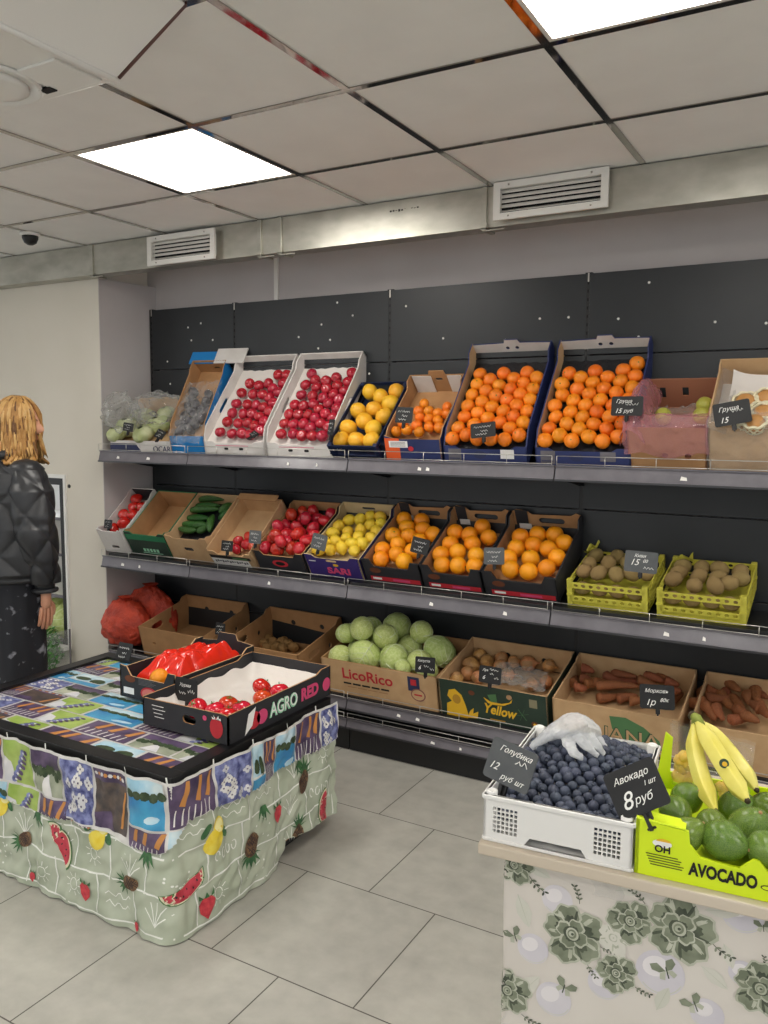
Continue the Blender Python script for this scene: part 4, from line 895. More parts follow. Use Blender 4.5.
price_tag(227, 546, 3.22, .075, .055, 'black price tag hiding the corner of the nearly empty tomato box', seed=10)
price_tag(255, 537, 3.215, .075, .066, 'grey price tag between the cucumbers and the tomatoes', seed=11, m=slate_grey)
price_tag(319, 542, 3.215, .085, .075, 'grey price tag at the corner of the lemon box', seed=12, m=slate_grey, roll=.15)
price_tag(420, 546, 3.215, .088, .07, 'black price tag between the first two boxes of oranges', seed=13, roll=.15)
price_tag(494, 556, 3.215, .092, .072, 'grey price tag between the last two boxes of oranges', seed=14, m=slate_grey, roll=-.08)
price_tag(641, 562, 3.215, .125, .082, 'grey price tag standing on the left kiwi crate', [('Киви', -.22, .28, .22), ('15', -.34, -.04, .42), ('00', .05, .05, .22), (None, .1, -.32, .3)], seed=15, m=slate_grey, roll=.02)
price_tag(220, 629, 3.17, .062, .062, 'small black price tag between the empty box and the potatoes', seed=16)
price_tag(425, 665, 3.175, .098, .07, 'black price tag on the cabbage carton', [('Капуста', -.38, .25, .22), ('6', -.34, -.2, .36), (None, -.06, -.14, .25), (None, .25, -.3, .2)], seed=17, roll=-.06)
price_tag(490, 675, 3.17, .10, .072, 'black price tag on the onion carton', [('Лук', -.36, .25, .2), (None, -.02, .26, .38), ('6', -.34, -.18, .34), (None, 0, .02, .16), (None, .2, -.2, .2)], seed=18)
price_tag(657, 697, 3.15, .128, .092, 'black price tag on the leaf-print carrot carton', [('Морковь', -.36, .24, .22), ('1р', -.34, -.24, .36), ('80к', .08, -.12, .22)], seed=19, roll=-.1)
# ================================================================== left display table with its two cloths
XR, YT0, YT1, XLt, ZTOP = -1.71, 1.727, 2.57, -2.92, .508
tb = thing('display_table', 'low display table under printed cloths with black edging', 'table', (-2.31, 2.15, 0))
MB().box((-.585, -.40, .04), (.575, .395, ZTOP-.012), kraft, .004).box((-.56, -.37, 0), (.55, .37, .05), black_metal).build('table_body', tb)
for a, b_ in (((-.61, -.43, .51), (.61, -.375, .522)), ((-.61, -.432, .488), (.61, -.424, .522)), ((.552, -.375, .51), (.61, .42, .522)), ((.603, -.43, .488), (.611, .42, .522)), ((-.61, .365, .51), (.552, .42, .522)), ((-.61, -.375, .51), (-.552, .365, .522)), ((-.611, -.43, .488), (-.603, .42, .522)), ((-.61, .413, .488), (.61, .421, .522))):
    MB().box(a, b_, black_plas, .002).build('edge_strip', tb)
def subdiv(tri, mx, out):
    a, b, c = tri; l = [(b-a).length, (c-b).length, (a-c).length]; k = max(range(3), key=lambda i: l[i])
    if l[k] <= mx: out.append(tri); return
    p = [a, b, c]; i, j, o = k, (k+1) % 3, (k+2) % 3; m_ = (p[i]+p[j])/2
    subdiv((p[i], m_, p[o]), mx, out); subdiv((m_, p[j], p[o]), mx, out)
class Cloth:
    """a cloth surface S(s, z) -> (point, normal); printed shapes are laid on it and follow its folds"""
    def __init__(s, S, step=.0008, gap=.0012): s.S = S; s.mb = MB(); s.step = step; s.gap = gap
    def base(s, s0, s1, z0, z1, nu, nv, m):
        def fn(u, v):
            a = s0+(s1-s0)*u; lo = z0(a) if callable(z0) else z0; hi = z1(a) if callable(z1) else z1
            return s.S(a, lo+(hi-lo)*v)[0]
        s.mb.grid(fn, nu, nv, m)
    def poly(s, pts, m, layer=1, mx=.018, clip=None):
        P = [Vector((x, z, 0)) for x, z in pts]; tris = []
        for t in tessellate_polygon([P]):
            a, b, c = (P[i] for i in t)
            if (b-a).cross(c-a).z < 0: b, c = c, b
            subdiv((a, b, c), mx, tris)
        vs = []; fs = []; ix = {}
        for t in tris:
            if clip and not clip(*((t[0]+t[1]+t[2])/3).xy): continue
            f = []
            for p in t:
                k = (round(p.x, 5), round(p.y, 5))
                if k not in ix:
                    q, n = s.S(p.x, p.y); ix[k] = len(vs); vs.append(q+n*(s.step*layer+s.gap))
                f.append(ix[k])
            fs.append(f)
        s.mb.add(vs, fs, m, True)
    def line(s, pts, w, m, layer=1, clip=None):
        P = [Vector(p) for p in pts]
        for a, b in zip(P, P[1:]):
            d = b-a
            if d.length < 1e-5: continue
            n = Vector((-d.y, d.x)).normalized()*w/2; e = d.normalized()*w*.3; a2, b2 = a-e, b+e
            s.poly([(a2-n)[:], (b2-n)[:], (b2+n)[:], (a2+n)[:]], m, layer, .03, clip)
def folds(s, z, seed, amp=1):
    return amp*(.010*noise.noise(Vector((s*5, z*1.5, seed)))+.007*noise.noise(Vector((s*11+z*4, z*7, seed+3)))+.004*noise.noise(Vector((s*26-z*9, z*22, seed+6))))
def corner_surface(off, seed, flare, amp):
    def S0(s, z):
        b = off+folds(s, z, seed, amp)+flare*(ZTOP-z); r = .03
        if s < -r: p = Vector((XR+s, YT0, z)); n = Vector((0, -1, 0))
        elif s > r: p = Vector((XR, YT0+s, z)); n = Vector((1, 0, 0))
        else:
            t = (s+r)/(2*r); p = Vector((XR-r, YT0, z))*(1-t)**2+Vector((XR, YT0, z))*2*t*(1-t)+Vector((XR, YT0+r, z))*t*t; n = Vector((t, -(1-t), 0)).normalized()
        return p+n*b
    def S(s, z):
        e = .002; a = S0(s, z); du = S0(s+e, z)-a; dv = S0(s, z+e)-a; n = du.cross(dv)
        return a, n.normalized()
    return S
print_green = mat('pale_green_print', 'bfc5b2', .4, col2='a9b29c', scale=7, lo=.35, hi=.7)
print_line = mat('white_print_line', 'f2f4ec', .55)
p_red = mat('melon_red', 'b3293a', .5, col2='cf4656', scale=40)
p_rind = mat('melon_rind', '4a7a40', .5); p_rind2 = mat('melon_pith', 'e4ddc0', .5)
p_pine = mat('pineapple_brown', '4a3328', .6, col2='8a6a48', scale=70); p_leaf = mat('pineapple_leaf', '2f5a38', .6, col2='4a7a4a', scale=50)
p_lem = mat('lemon_print', 'e6c828', .5, col2='f0dc5a', scale=30); p_lem2 = mat('lemon_flesh', 'f2e8a0', .5); p_straw = mat('strawberry_print', 'b8263a', .5, col2='d84a50', scale=70); p_or = mat('orange_slice_print', 'dd7a28', .5); p_seed = mat('print_dark', '33272a', .6)
sk = Cloth(corner_surface(.016, 2, .03, 2.3))
zlow = lambda s: .004 if s < .50 else (.004+(s-.50)/.03*.085 if s < .53 else max(.06, .089-(s-.53)*.1))
sk.base(-1.20, .85, zlow, .50, 330, 80, print_green)
ok = lambda s, z: z > zlow(s)+.003 and -1.2 < s < .85
def ell(cx, cz, a, b, rot=0, n=16, a0=0, a1=2*pi):
    o = []
    for i in range(n+(0 if a1-a0 > 6.28 else 1)):
        w = a0+(a1-a0)*i/n; x, z = a*cos(w), b*sin(w); o.append((cx+x*cos(rot)-z*sin(rot), cz+x*sin(rot)+z*cos(rot)))
    return o
def pineapple(cl, x, z, k, rot):
    f = lambda u, v: (x+k*(u*cos(rot)-v*sin(rot)), z+k*(u*sin(rot)+v*cos(rot)))
    for a in (-.7, -.35, 0, .35, .7):
        cl.poly([f(-.18+.1*a, .45), f(.18+.1*a, .45), f(1.0*a*.9, 1.25-.35*abs(a))], p_leaf, 2, clip=ok)
        cl.poly([f(-.12+.4*a, .42), f(.12+.4*a, .42), f(1.1*a, .85-.3*abs(a))], p_leaf, 2.4, clip=ok)
    cl.poly([f(*q) for q in ell(0, -.05, .46, .62)], p_pine, 3, clip=ok)
    for d in (-.6, -.3, 0, .3, .6):
        for sg in (1, -1):
            L_ = [(d*.5-.4*sg+.8*sg*t, -.55+1.0*t) for t in (0, .25, .5, .75, 1)]; L_ = [q for q in L_ if (q[0]/.46)**2+((q[1]+.05)/.62)**2 < 1]
            if len(L_) > 1: cl.line([f(*q) for q in L_], k*.04, p_seed, 3.6, clip=ok)
def melon(cl, x, z, k, rot):
    f = lambda u, v: (x+k*(u*cos(rot)-v*sin(rot)), z+k*(u*sin(rot)+v*cos(rot)))
    for r_, m_, l in ((1, p_rind, 2), (.93, p_rind2, 2.6), (.82, p_red, 3.2)): cl.poly([f(r_*cos(pi*i/14), r_*sin(pi*i/14)*.75+(1-r_)*.2) for i in range(15)], m_, l, clip=ok)
    for u, v in ((-.45, .22), (-.2, .4), (.05, .25), (.3, .4), (.5, .2)): cl.poly([f(*q) for q in ell(u, v, .035, .06, n=6)], p_seed, 4, clip=ok)
def lemonp(cl, x, z, k):
    for q in ((-.6, .7, .6), (.75, .1, -.9)): cl.poly([(x+k*a, z+k*b) for a, b in ell(q[0]*.9, q[1]*.8, .42, .2, q[2])], p_leaf, 2, clip=ok)
    cl.poly([(x+k*a, z+k*b) for a, b in ell(-.05, -.15, .62, .55, .6)], p_lem, 3, clip=ok); cl.poly([(x+k*a, z+k*b) for a, b in ell(.3, .55, .36, .42, .3)], p_lem, 3.4, clip=ok); cl.poly([(x+k*a, z+k*b) for a, b in ell(.3, .55, .28, .34, .3)], p_lem2, 4, clip=ok)
def straw(cl, x, z, k):
    cl.poly([(x+k*a, z+k*b) for a, b in [(0, -.9), (.45, -.4), (.6, .2), (.3, .55), (-.3, .55), (-.6, .2), (-.45, -.4)]], p_straw, 3, clip=ok)
    for a in (-.4, 0, .4): cl.poly([(x+k*(a-.18), z+k*.5), (x+k*(a+.18), z+k*.5), (x+k*a*1.5, z+k*.85)], p_leaf, 3.5, clip=ok)
random.seed(12)
# brick-like white outlines, with sketched suns, figures and curls
for r in range(4):
    z = .02+.125*r; s = -1.2
    sk.line([(-1.2+.1*i, z+.008*sin(i*1.3+r)) for i in range(21)], .0055, print_line, 1, ok)
    s = -1.2+.07*(r % 2)+.03*r
    while s < .84:
        sk.line([(s, z), (s+.006, z+.06), (s-.004, z+.125)], .005, print_line, 1, ok)
        kind = random.randrange(5); cx, cz = s+.09, z+.062
        if kind == 0:
            sk.line([(cx+.018*cos(a*.5), cz+.018*sin(a*.5)) for a in range(13)], .003, print_line, 1, ok)
            for a in range(9): w = a*2*pi/9; sk.line([(cx+.024*cos(w), cz+.024*sin(w)), (cx+.038*cos(w), cz+.038*sin(w))], .003, print_line, 1, ok)
        elif kind == 1:
            for q in range(9): sk.poly(ell(cx+random.uniform(-.05, .05), cz+random.uniform(-.04, .04), .004, .004, n=6), print_line, 1, clip=ok)
        elif kind == 2:
            for q in range(4): x = cx-.045+.028*q; sk.line([(x+.009*cos(a*.6+q), cz+.016*sin(a*.6+q)) for a in range(9+q % 2)], .004, print_line, 1, ok)
        elif kind == 3:
            for q in range(5): w = .3+q*.6; sk.line([(cx, cz-.03), (cx+.025*cos(w), cz-.01+.03*sin(w)), (cx+.045*cos(w), cz+.045*sin(w))], .003, print_line, 1, ok)
        else:
            for q in range(2): sk.line([(cx-.05+.011*a, cz-.015+.03*q+.009*sin(a*1.7)) for a in range(10)], .003, print_line, 1, ok)
        s += random.uniform(.15, .21)
S_f = lambda px, py: (lambda p: (p.x-XR, p.z))(at_y(px, py, YT0-.03)); S_r = lambda px, py: (lambda r: ((r*((XR+.03)/r.x)).y-YT0, (r*((XR+.03)/r.x)).z+CAMZ))(ray(px, py))
for px_, py_, k, rt in ((22, 841, .055, 2.0), (130, 883, .055, 1.85), (128, 882, .001, 0)): pineapple(sk, *S_f(px_, py_), k, rt)
for px_, py_, k, rt in ((250, 845, .07, -2.75+5.9), (304, 781, .07, -.25), (297, 833, .06, -.2)): pineapple(sk, *S_r(px_, py_), k, rt)
melon(sk, *S_f(56, 846), .085, -1.0); melon(sk, .035, .175, .075, 3.5); melon(sk, *S_r(326, 805), .085, 1.75)
lemonp(sk, *S_f(97, 838), .055); lemonp(sk, *S_r(214, 838), .065); lemonp(sk, *S_f(2, 805), .05)
straw(sk, *S_f(87, 889), .042); straw(sk, *S_r(207, 905), .05); straw(sk, *S_r(276, 812), .045); straw(sk, *S_f(31, 877), .022); straw(sk, *S_f(137, 926), .022); straw(sk, *S_r(290, 845), .02)
sk.poly(ell(*S_r(231, 794), .055, .045, .4, 14, 0, pi), p_or, 3, clip=ok)
for px_, py_ in ((36, 812), (146, 852)): x, z = S_f(px_, py_); [sk.poly([(x-.012, z), (x+.012, z), (x+.05*sin(a), z-.06*cos(a))], p_leaf, 2, clip=ok) for a in (-.8, -.3, .2, .7)]
for px_, py_ in ((262, 805), (300, 760)): x, z = S_r(px_, py_); [sk.poly([(x-.012, z), (x+.012, z), (x+.05*sin(a), z-.06*cos(a))], p_leaf, 2, clip=ok) for a in (-.8, -.3, .2, .7)]
tag(sk.mb.build('table_skirt'), 'pale green table skirt printed with pineapples, melon slices, lemons and strawberries', 'tablecloth')
# patchwork of holiday photographs: top sheet with a hanging border
q_white = mat('patch_border', 'e4e2de', .35); q_pur = mat('patch_purple', '40324f', .35, col2='6a5878', scale=16); q_blue = mat('patch_water', '2a78b4', .3, col2='4aa4cc', scale=9)
q_sky = mat('patch_sky', '9fcbe0', .35, col2='d6e6ea', scale=14); q_green = mat('patch_green', '8aa840', .35, col2='b4c870', scale=10); q_dk = mat('patch_dark_field', '3f3a3c', .4, col2='65564e', scale=26); q_leaf = mat('patch_trees', '23381f', .5, col2='48583a', scale=45)
q_or = mat('patch_orange', 'c98a48', .4); q_lil = mat('patch_lilac', '3a3f78', .4, col2='8d94c4', scale=45); q_pale = mat('patch_pale', 'cfd0d6', .4, col2='e8e6e4', scale=10); q_grey = mat('patch_grey_green', '8d9480', .4, col2='b8bca6', scale=12)
def patch(cl, x0, z0, x1, z1, kind, flip=0, lay=2, clip=None):
    w, h = x1-x0, z1-z0; f = (lambda u, v: (x0+u*w, z0+v*h)) if not flip else (lambda u, v: (x0+v*w, z0+u*h))
    P = lambda pts, m_, l=1: cl.poly([f(*p) for p in pts], m_, lay+l, .014, clip)
    R4 = lambda a, b, c_, d, m_, l=1: P([(a, b), (c_, b), (c_, d), (a, d)], m_, l)
    R4(0, 0, 1, 1, q_white, 0); e = .022; rnd = random.Random(int(x0*1000)*7+int(z0*1000)+kind)
    if kind == 0:      # purple rows with orange stalks and white ribs
        R4(e, e, 1-e, 1-e, q_pur)
        for k in range(3): u = .15+.3*k+rnd.uniform(-.05, .05); P([(u, .5), (u+.10, .45), (u+.2, .95), (u+.12, .96)], q_or, 2)
        for k in range(7): u = .08+.12*k; P([(u, .08), (u+.03, .08), (u+.06, .42), (u+.04, .42)], q_white, 2)
    elif kind == 1:    # lagoon with trees
        R4(e, e, 1-e, .62, q_blue); R4(e, .62, 1-e, 1-e, q_sky)
        for k in range(5): P(ell(.12+.2*k, .66+rnd.uniform(-.04, .06), .12, .10, 0, 9), q_leaf, 2)
        P(ell(.7, .2, .2, .08, .2, 9), q_sky, 2)
    elif kind == 2:    # lavender on green
        R4(e, e, 1-e, 1-e, q_green); P([(e, .0+e), (.4, e), (.25, .5), (e, .6)], q_pale, 2)
        for k in range(6): v = .12+.13*k; u = .35+.06*k; P(ell(u, v, .09, .07, .8, 8), q_lil, 3); P(ell(u+.13, v+.02, .07, .05, -.6, 8), q_pur, 3); P(ell(u+.05, v, .03, .03, 0, 6), q_white, 4)
    elif kind == 3:    # clusters of small flowers
        R4(e, e, 1-e, 1-e, q_lil)
        for k in range(15):
            u, v = rnd.uniform(.12, .88), rnd.uniform(.1, .9)
            for a in range(4): P(ell(u+.055*cos(a*1.57), v+.05*sin(a*1.57), .045, .04, 0, 6), q_pale if k % 3 else q_white, 3)
            P(ell(u, v, .02, .018, 0, 5), q_pur, 4)
    elif kind == 4:    # dark field
        R4(e, e, 1-e, 1-e, q_dk); R4(e, .8, 1-e, 1-e, q_pur, 2)
        for k in range(9): P(ell(.1+.1*k, .9, .05, .035, 0, 6), q_or if k % 2 else q_pale, 3)
        P([(.75, .1), (.82, .1), (.95, .7), (.9, .7)], q_or, 2); P([(e, e), (.6, e), (.4, .3), (e, .25)], q_pur, 2)
    elif kind == 5:    # grey green path with trees
        R4(e, e, 1-e, 1-e, q_grey); R4(e, .62, 1-e, 1-e, q_pur, 2)
        for k in range(8): P(ell(.08+.12*k, .55+rnd.uniform(-.1, .06), .08, .13, 0, 8), q_leaf, 3)
        P([(.3, e), (.7, e), (.55, .45), (.45, .45)], q_pale, 2)
    else:              # pale sky and water
        R4(e, e, 1-e, 1-e, q_sky); P(ell(.3, .55, .22, .16, 0, 10), q_leaf, 2); P(ell(.75, .5, .2, .22, 0, 10), q_leaf, 2); R4(e, e, 1-e, .28, q_blue, 2); R4(e, .3, 1-e, .34, q_white, 2)
dz = lambda s: .288+.008*sin(s*13) if s < -.02 else (.288+(s+.02)/.07*.077 if s < .05 else .365+.006*sin(s*15))
dr = Cloth(corner_surface(.026, 2, .03, 2.15)); dr.base(-1.21, .853, dz, .508, 330, 40, q_white)
okd = lambda s, z: z > dz(s) and -1.205 < s < .85
edges = [-1.20, -1.04, -.90, -.745, -.59, -.445, -.302, -.152, -.012]; kinds = [1, 3, 0, 2, 5, 3, 4, 2, 1]
for k in range(8): patch(dr, edges[k], .352 if k not in (5, 6) else .30, edges[k+1]-.003, .503, kinds[[0, 1, 2, 3, 4, 5, 6, 7][k]] if k != 7 else 1, 0, 1, okd)
for k in range(5): patch(dr, edges[k]+.02, .24, edges[k+1]+.02-.003, .349, [2, 0, 1, 2, 0][k], 0, 1, okd)
patch(dr, edges[5], .24, edges[6]-.003, .30, 0, 0, 1, okd); patch(dr, edges[7], .26, edges[8], .35, 0, 0, 2, okd)
er = [-.01, .16, .325, .395, .455, .58, .75, .85]; kr_ = [0, 3, 6, 0, 1, 0, 3]
for k in range(7): patch(dr, er[k], .352, er[k+1]-.003, .503, kr_[k], 0, 1, okd)
patch(dr, -.012, .25, .14, .352, 6, 0, 1, okd)
# the top of the sheet: same cloth, lying on the table
def Stop(x, y): return Vector((x, y, ZTOP-.002+.0015*noise.noise(Vector((x*9, y*9, 0))))), Vector((0, 0, 1))
tp = Cloth(Stop); tp.mb = dr.mb
tp.base(XLt+.03, XR-.005, YT0+.005, YT1-.02, 30, 20, q_white)
xs = [XR-.02-.2*k-(.06 if k > 2 else 0) for k in range(7)]; ys = [YT0+.01+.118*k for k in range(8)]
top_k = [[0, 6, 0, 2, 4, 3], [5, 5, 0, 2, 0, 3], [2, 0, 1, 2, 4, 0], [5, 0, 1, 1, 5, 3], [0, 5, 2, 5, 6, 1], [3, 5, 6, 1, 5, 0], [4, 0, 0, 6, 1, 2]]
for r in range(7):
    o_ = .09*(r % 2)
    for k in range(6):
        a, b_ = max(XLt+.04, xs[k+1]+o_), min(XR-.015, xs[k]+o_)
        if b_-a > .04: patch(tp, a, ys[r], b_-.004, ys[r+1]-.004, top_k[r][k], 0, 1)
tag(dr.mb.build('patchwork_tablecloth'), 'glossy patchwork oilcloth of lavender, lagoon and field pictures on the low table', 'tablecloth')
# boxes on the table
def agro_side(k, M):
    M_ = M @ T(0, -.0004, 0)
    k.text('AGRO', .068, ink_mint, M_ @ T(.30, -.001, .048), bold=.003, width=.165); k.text('AGRO', .068, ink_white, M_ @ T(.302, -.0018, .0495), bold=-.0005, width=.158); k.text('RED', .062, ink_pink, M_ @ T(.46, -.001, .05), bold=.003, width=.11)
    k.flat(oval(.13, .045, .035, .03, 16), ink_red, M_); k.flat(oval(.175, .045, .03, .026, 16), ink_pink, M_); k.flat([(.08, .005), (.12, .03), (.14, .09), (.10, .075)], ink_white, M_, .002); k.flat(oval(.57, .05, .026, .026, 14), ink_pink, M_)
def agro(k, M):
    k.flat(oval(.335, .05, .028, .036, 14), ink_red, T(0, -.0005, 0)); [k.flat([(.335, .078), (.335+.02*cos(a), .082+.014*sin(a)), (.338+.02*cos(a), .078)], ink_white, T(0, -.002, 0)) for a in (.3, 1, 2.1, 2.8)]
    for q in range(4): k.flat(rect(.045+.004*q, .075-.013*q, .10-.003*q+.01*(q % 2), .0775-.013*q), ink_white, T(0, -.0005, 0))
    k.flat(oval(.285, .075, .009, .009), ink_pink, T(0, -.0005, 0))
def tray_sheet(W, L, D, parent, h):
    def fn(u, v):
        e = min(u, 1-u, v, 1-v); return Vector((.01+u*(W-.02), .01+v*(L-.02), h+max(0, .09-e)*.55+.006*sin(v*26)*(1 if e < .12 else .2)+.004*noise.noise(Vector((u*9, v*12, 2)))))
    return MB().grid(fn, 30, 44, liner_white).build('paper_tray', parent)
ZC = .5225
cA2 = Carton('tomato_box', 'black cardboard box with pink and green AGRO RED lettering holding tomatoes', 'box', -2.105, .385, .60, .10, 0, 1.998, ZC, card_black, card_black, yaw=.0, front=[(0, 0), (.385, 0), (.385, .095), (.36, .10), (0, .095)], back_h=.115, fholes=[slot(.215, .055, .03, .014)], edge=kraft, deco=agro, sdeco=agro_side)
tray_sheet(.385, .60, .10, cA2.o, .022)
cc_ = crop(100, 600, 3.072)
heap(cA2, [(*cc_(p), 1) for p in [(340, 342), (415, 332), (462, 345), (410, 358), (500, 303), (497, 268), (552, 282), (380, 352)]], .037, .075, TOM, 'tomato', 'glossy red tomato in the AGRO RED box', 'tomato', 'tomatoes in the AGRO RED box', rot='up')
def red_front(k, M):
    k.flat(oval(.055, .075, .028, .014), MATS['brown_ink'], T()); k.flat(rect(.02, .015, .075, .04), ink_white, T()); k.flat(oval(.155, .03, .045, .026, 16), ink_red, T()); k.flat(oval(.155, .03, .037, .02, 16), mat('melon_ink', 'd87a70', .6), T(), .002)
    for q in range(5): k.flat(rect(.10, .060+.005*q, .17+.01*(q % 3), .062+.005*q), rail_grey, T(), .0015)
def red_side(k, M): k.text('NATURFRUIT', .03, ink_white, M @ T(.28, -.001, .08), width=.2, bold=.001)
cR2 = Carton('orange_box', 'black cardboard box holding a red plastic bag and oranges', 'box', -2.405, .285, .46, .11, 0, 2.17, ZC, card_black, card_black, front=[(0, 0), (.285, 0), (.285, .125), (.25, .125), (.23, .085), (.06, .085), (.035, .12), (0, .125)], back=[(0, 0), (.285, 0), (.285, .13), (.2, .14), (.19, .165), (.10, .165), (.09, .13), (0, .12)], back_h=.13, edge=kraft_lt, floor_h=.03, back_mat=card_black, deco=red_front, sdeco=red_side)
heap(cR2, [cc_((165, 247)), cc_((350, 215))], .037, .08, ORA, 'orange', 'orange under the red plastic bag', 'orange', 'oranges under the red bag')
def bag(u, v):
    x = .02+u*.25; y = .05+v*.36; e = min(u, 1-u, v, 1-v)*2; d = noise.noise(Vector((u*2.2, v*2.2, 8)))
    fold = abs(sin(9*u+5*v+5*d)); f2 = abs(sin(13*v-6*u+7*d)); q = Vector((x*30, y*30, 1))
    z = .055+.075*min(1, e*2.6)**.6*(.8+.35*u)+.015*fold*min(1, e*3)+.010*f2*min(1, e*3)+.006*noise.noise(q)+.03*max(0, u-.72)*3*(.4+.6*abs(sin(v*12)))
    return cR2.M @ Vector((x+.018*noise.noise(q*.3+Vector((2, 0, 0))), y+.016*noise.noise(q*.35), z))
o = MB().grid(bag, 90, 90, red_film, True).build('plastic_bag'); tag(o, 'crumpled bright red plastic bag in the black box', 'plastic bag')
for k_, (a0, L_) in enumerate([(.3, .12), (-.35, .10)]):
    pass
t_ = price_tag(124, 652, 2.535, .088, .082, 'black price tag at the far edge of the low table, before the red nets', seed=31, tiltb=.35, clip=False)
price_tag(186, 690, 2.145, .105, .085, 'black price tag on the front of the red bag box', [('Хурма', -.3, .2, .2), (None, -.3, -.2, .3), (None, .1, -.1, .3)], seed=32, tiltb=.05)
# ================================================================== right stand
SA = radians(5.2); SM = T(-.521, 1.363, 0) @ RZ(SA); ZS = .80
st = thing('display_stand', 'waist-high display stand with a pale board top', 'stand'); st.matrix_world = SM
board_m = mat('pale_board_top', 'cfc3b2', .5, col2='c4b6a2', scale=5, stretch=(.3, 3, 1))
MB().box((-.045, -.012, ZS-.022), (.80, .50, ZS), board_m, .003).build('board_top', st)
MB().box((.012, .03, 0), (.77, .47, ZS-.022), board_m, .003).build('stand_body', st)
SMi = SM.inverted()
def S_hit(px, py, l2=.015):
    o = SMi @ CPOS; d = SMi.to_3x3() @ ray(px, py); p = o+d*((l2-o.y)/d.y); return p.x, p.z
def Sst(s, z):
    def p(s, z):
        if s < 0: return Vector((.0+.004*noise.noise(Vector((s*9, z*5, 3))), .018-s, z))
        return Vector((s, .018-.005*noise.noise(Vector((s*2.2, z*1.8, 1))), z))
    a = p(s, z); e = .002; n = (p(s+e, z)-a).cross(p(s, z+e)-a)
    return SM @ a, SM.to_3x3() @ n.normalized()
fc = Cloth(Sst, .0003, .0006); f_base = mat('cream_floral_cloth', 'd9d3cb', .5, col2='cfc8c0', scale=3)
fc.base(-.45, .775, .01, ZS-.022, 240, 120, f_base)
g1 = mat('rose_dark', '3f473a', .6, col2='565e4c', scale=40); g2 = mat('rose_mid', '6c7460', .6, col2='8a917c', scale=30); g3 = mat('rose_light', 'a9ad9a', .6, col2='c2c4b4', scale=25); g4 = mat('rose_pale', 'c9c9bd', .6, col2='d4d2c8', scale=14); lil = mat('bubble_lilac', 'c9c5ce', .5, col2='d8d4d8', scale=8); lil2 = mat('bubble_light', 'e2dee0', .5)
okf = lambda s, z: .012 < z < ZS-.024 and -.44 < s < .77
def petal(cx, cz, a, r0, r1, wd, m_, l, rnd):
    pts = []
    for i in range(13):
        t = i/12; w = a+(t-.5)*wd; r = r1*(1-.35*(abs(t-.5)*2)**3)*(1+.05*sin(t*19+a*5)); pts.append((cx+r*cos(w), cz+r*sin(w)))
    pts += [(cx+r0*cos(a+.25*wd), cz+r0*sin(a+.25*wd)), (cx+r0*cos(a-.25*wd), cz+r0*sin(a-.25*wd))]
    fc.poly(pts, m_, l, .03, okf)
def rose(px, py, rpx, rot=0, pale=False):
    cx, cz = S_hit(px, py); x2, _ = S_hit(px+rpx, py); r = abs(x2-cx); A, B, C_ = (g1, g2, g3) if not pale else (g3, g4, g4)
    for k in range(5):
        a = rot+k*2*pi/5+.12*sin(k*2.3); f = 1+.1*sin(k*1.9+rot*3); l = 3+.5*k
        petal(cx, cz, a, .05*r, r*f, 1.55, C_, l, k); petal(cx, cz, a+.03, .05*r, r*.93*f, 1.38, B, l+.12, k); petal(cx, cz, a-.1, .05*r, r*.62*f, .8, A, l+.24, k)
        petal(cx, cz, a+.32, .55*r, r*.82*f, .22, C_, l+.3, k); petal(cx, cz, a-.45, .4*r, r*.84*f, .16, A, l+.3, k)
    for k in range(4):
        a = rot+.6+k*pi/2; l = 5.7+.15*k; petal(cx, cz, a, .03*r, r*.52, 1.7, C_, l, k); petal(cx, cz, a+.08, .03*r, r*.47, 1.5, B, l+.05, k); petal(cx, cz, a, .02*r, r*.28, 1.2, A, l+.1, k)
    for q, m_ in ((.27, A), (.22, C_), (.16, B), (.10, C_), (.05, A)): fc.poly(ell(cx+.02*r*sin(q*40), cz, q*r, q*r*.9, q*9), m_, 6.4+(.3-q)*4, .03, okf)
def leafs(px, py, rpx, rot):
    cx, cz = S_hit(px, py); r = abs(S_hit(px+rpx, py)[0]-cx)
    fc.poly([(cx+r*(u*cos(rot)-v*sin(rot)), cz+r*(u*sin(rot)+v*cos(rot))) for u, v in [(0, 0), (.4, .28), (.8, .3), (1.15, .12), (1.3, 0), (1.1, -.15), (.7, -.28), (.35, -.22)]], g4, 1.6, .03, okf)
    fc.line([(cx+r*t*cos(rot), cz+r*t*sin(rot)) for t in (0, .4, .8, 1.2)], r*.015, g3, 1.9, okf)
def sprig(px, py, lpx, rot):
    cx, cz = S_hit(px, py); r = abs(S_hit(px+lpx, py)[0]-cx); pt = [(cx+r*t*cos(rot+.3*t), cz+r*t*sin(rot+.3*t)) for t in (0, .25, .5, .75, 1)]
    fc.line(pt, r*.035, g1, 2, okf)
    for i, (x, z) in enumerate(pt[1:]):
        for sg in (1, -1): fc.poly(ell(x+.12*r*cos(rot+sg), z+.12*r*sin(rot+sg), .11*r, .055*r, rot+sg*.9, 8), g1 if i % 2 else g2, 2.3, .03, okf)
def bubble(px, py, rpx):
    cx, cz = S_hit(px, py); r = abs(S_hit(px+rpx, py)[0]-cx)
    fc.poly(ell(cx, cz, r, r, 0, 24), lil, 1.1, .03, okf); fc.poly(ell(cx-.2*r, cz+.25*r, .55*r, .45*r, .5, 18), lil2, 1.4, .03, okf)
    fc.line([(cx+.92*r*cos(a*.2-2.4), cz+.92*r*sin(a*.2-2.4)) for a in range(11)], r*.05, g4, 1.5, okf)
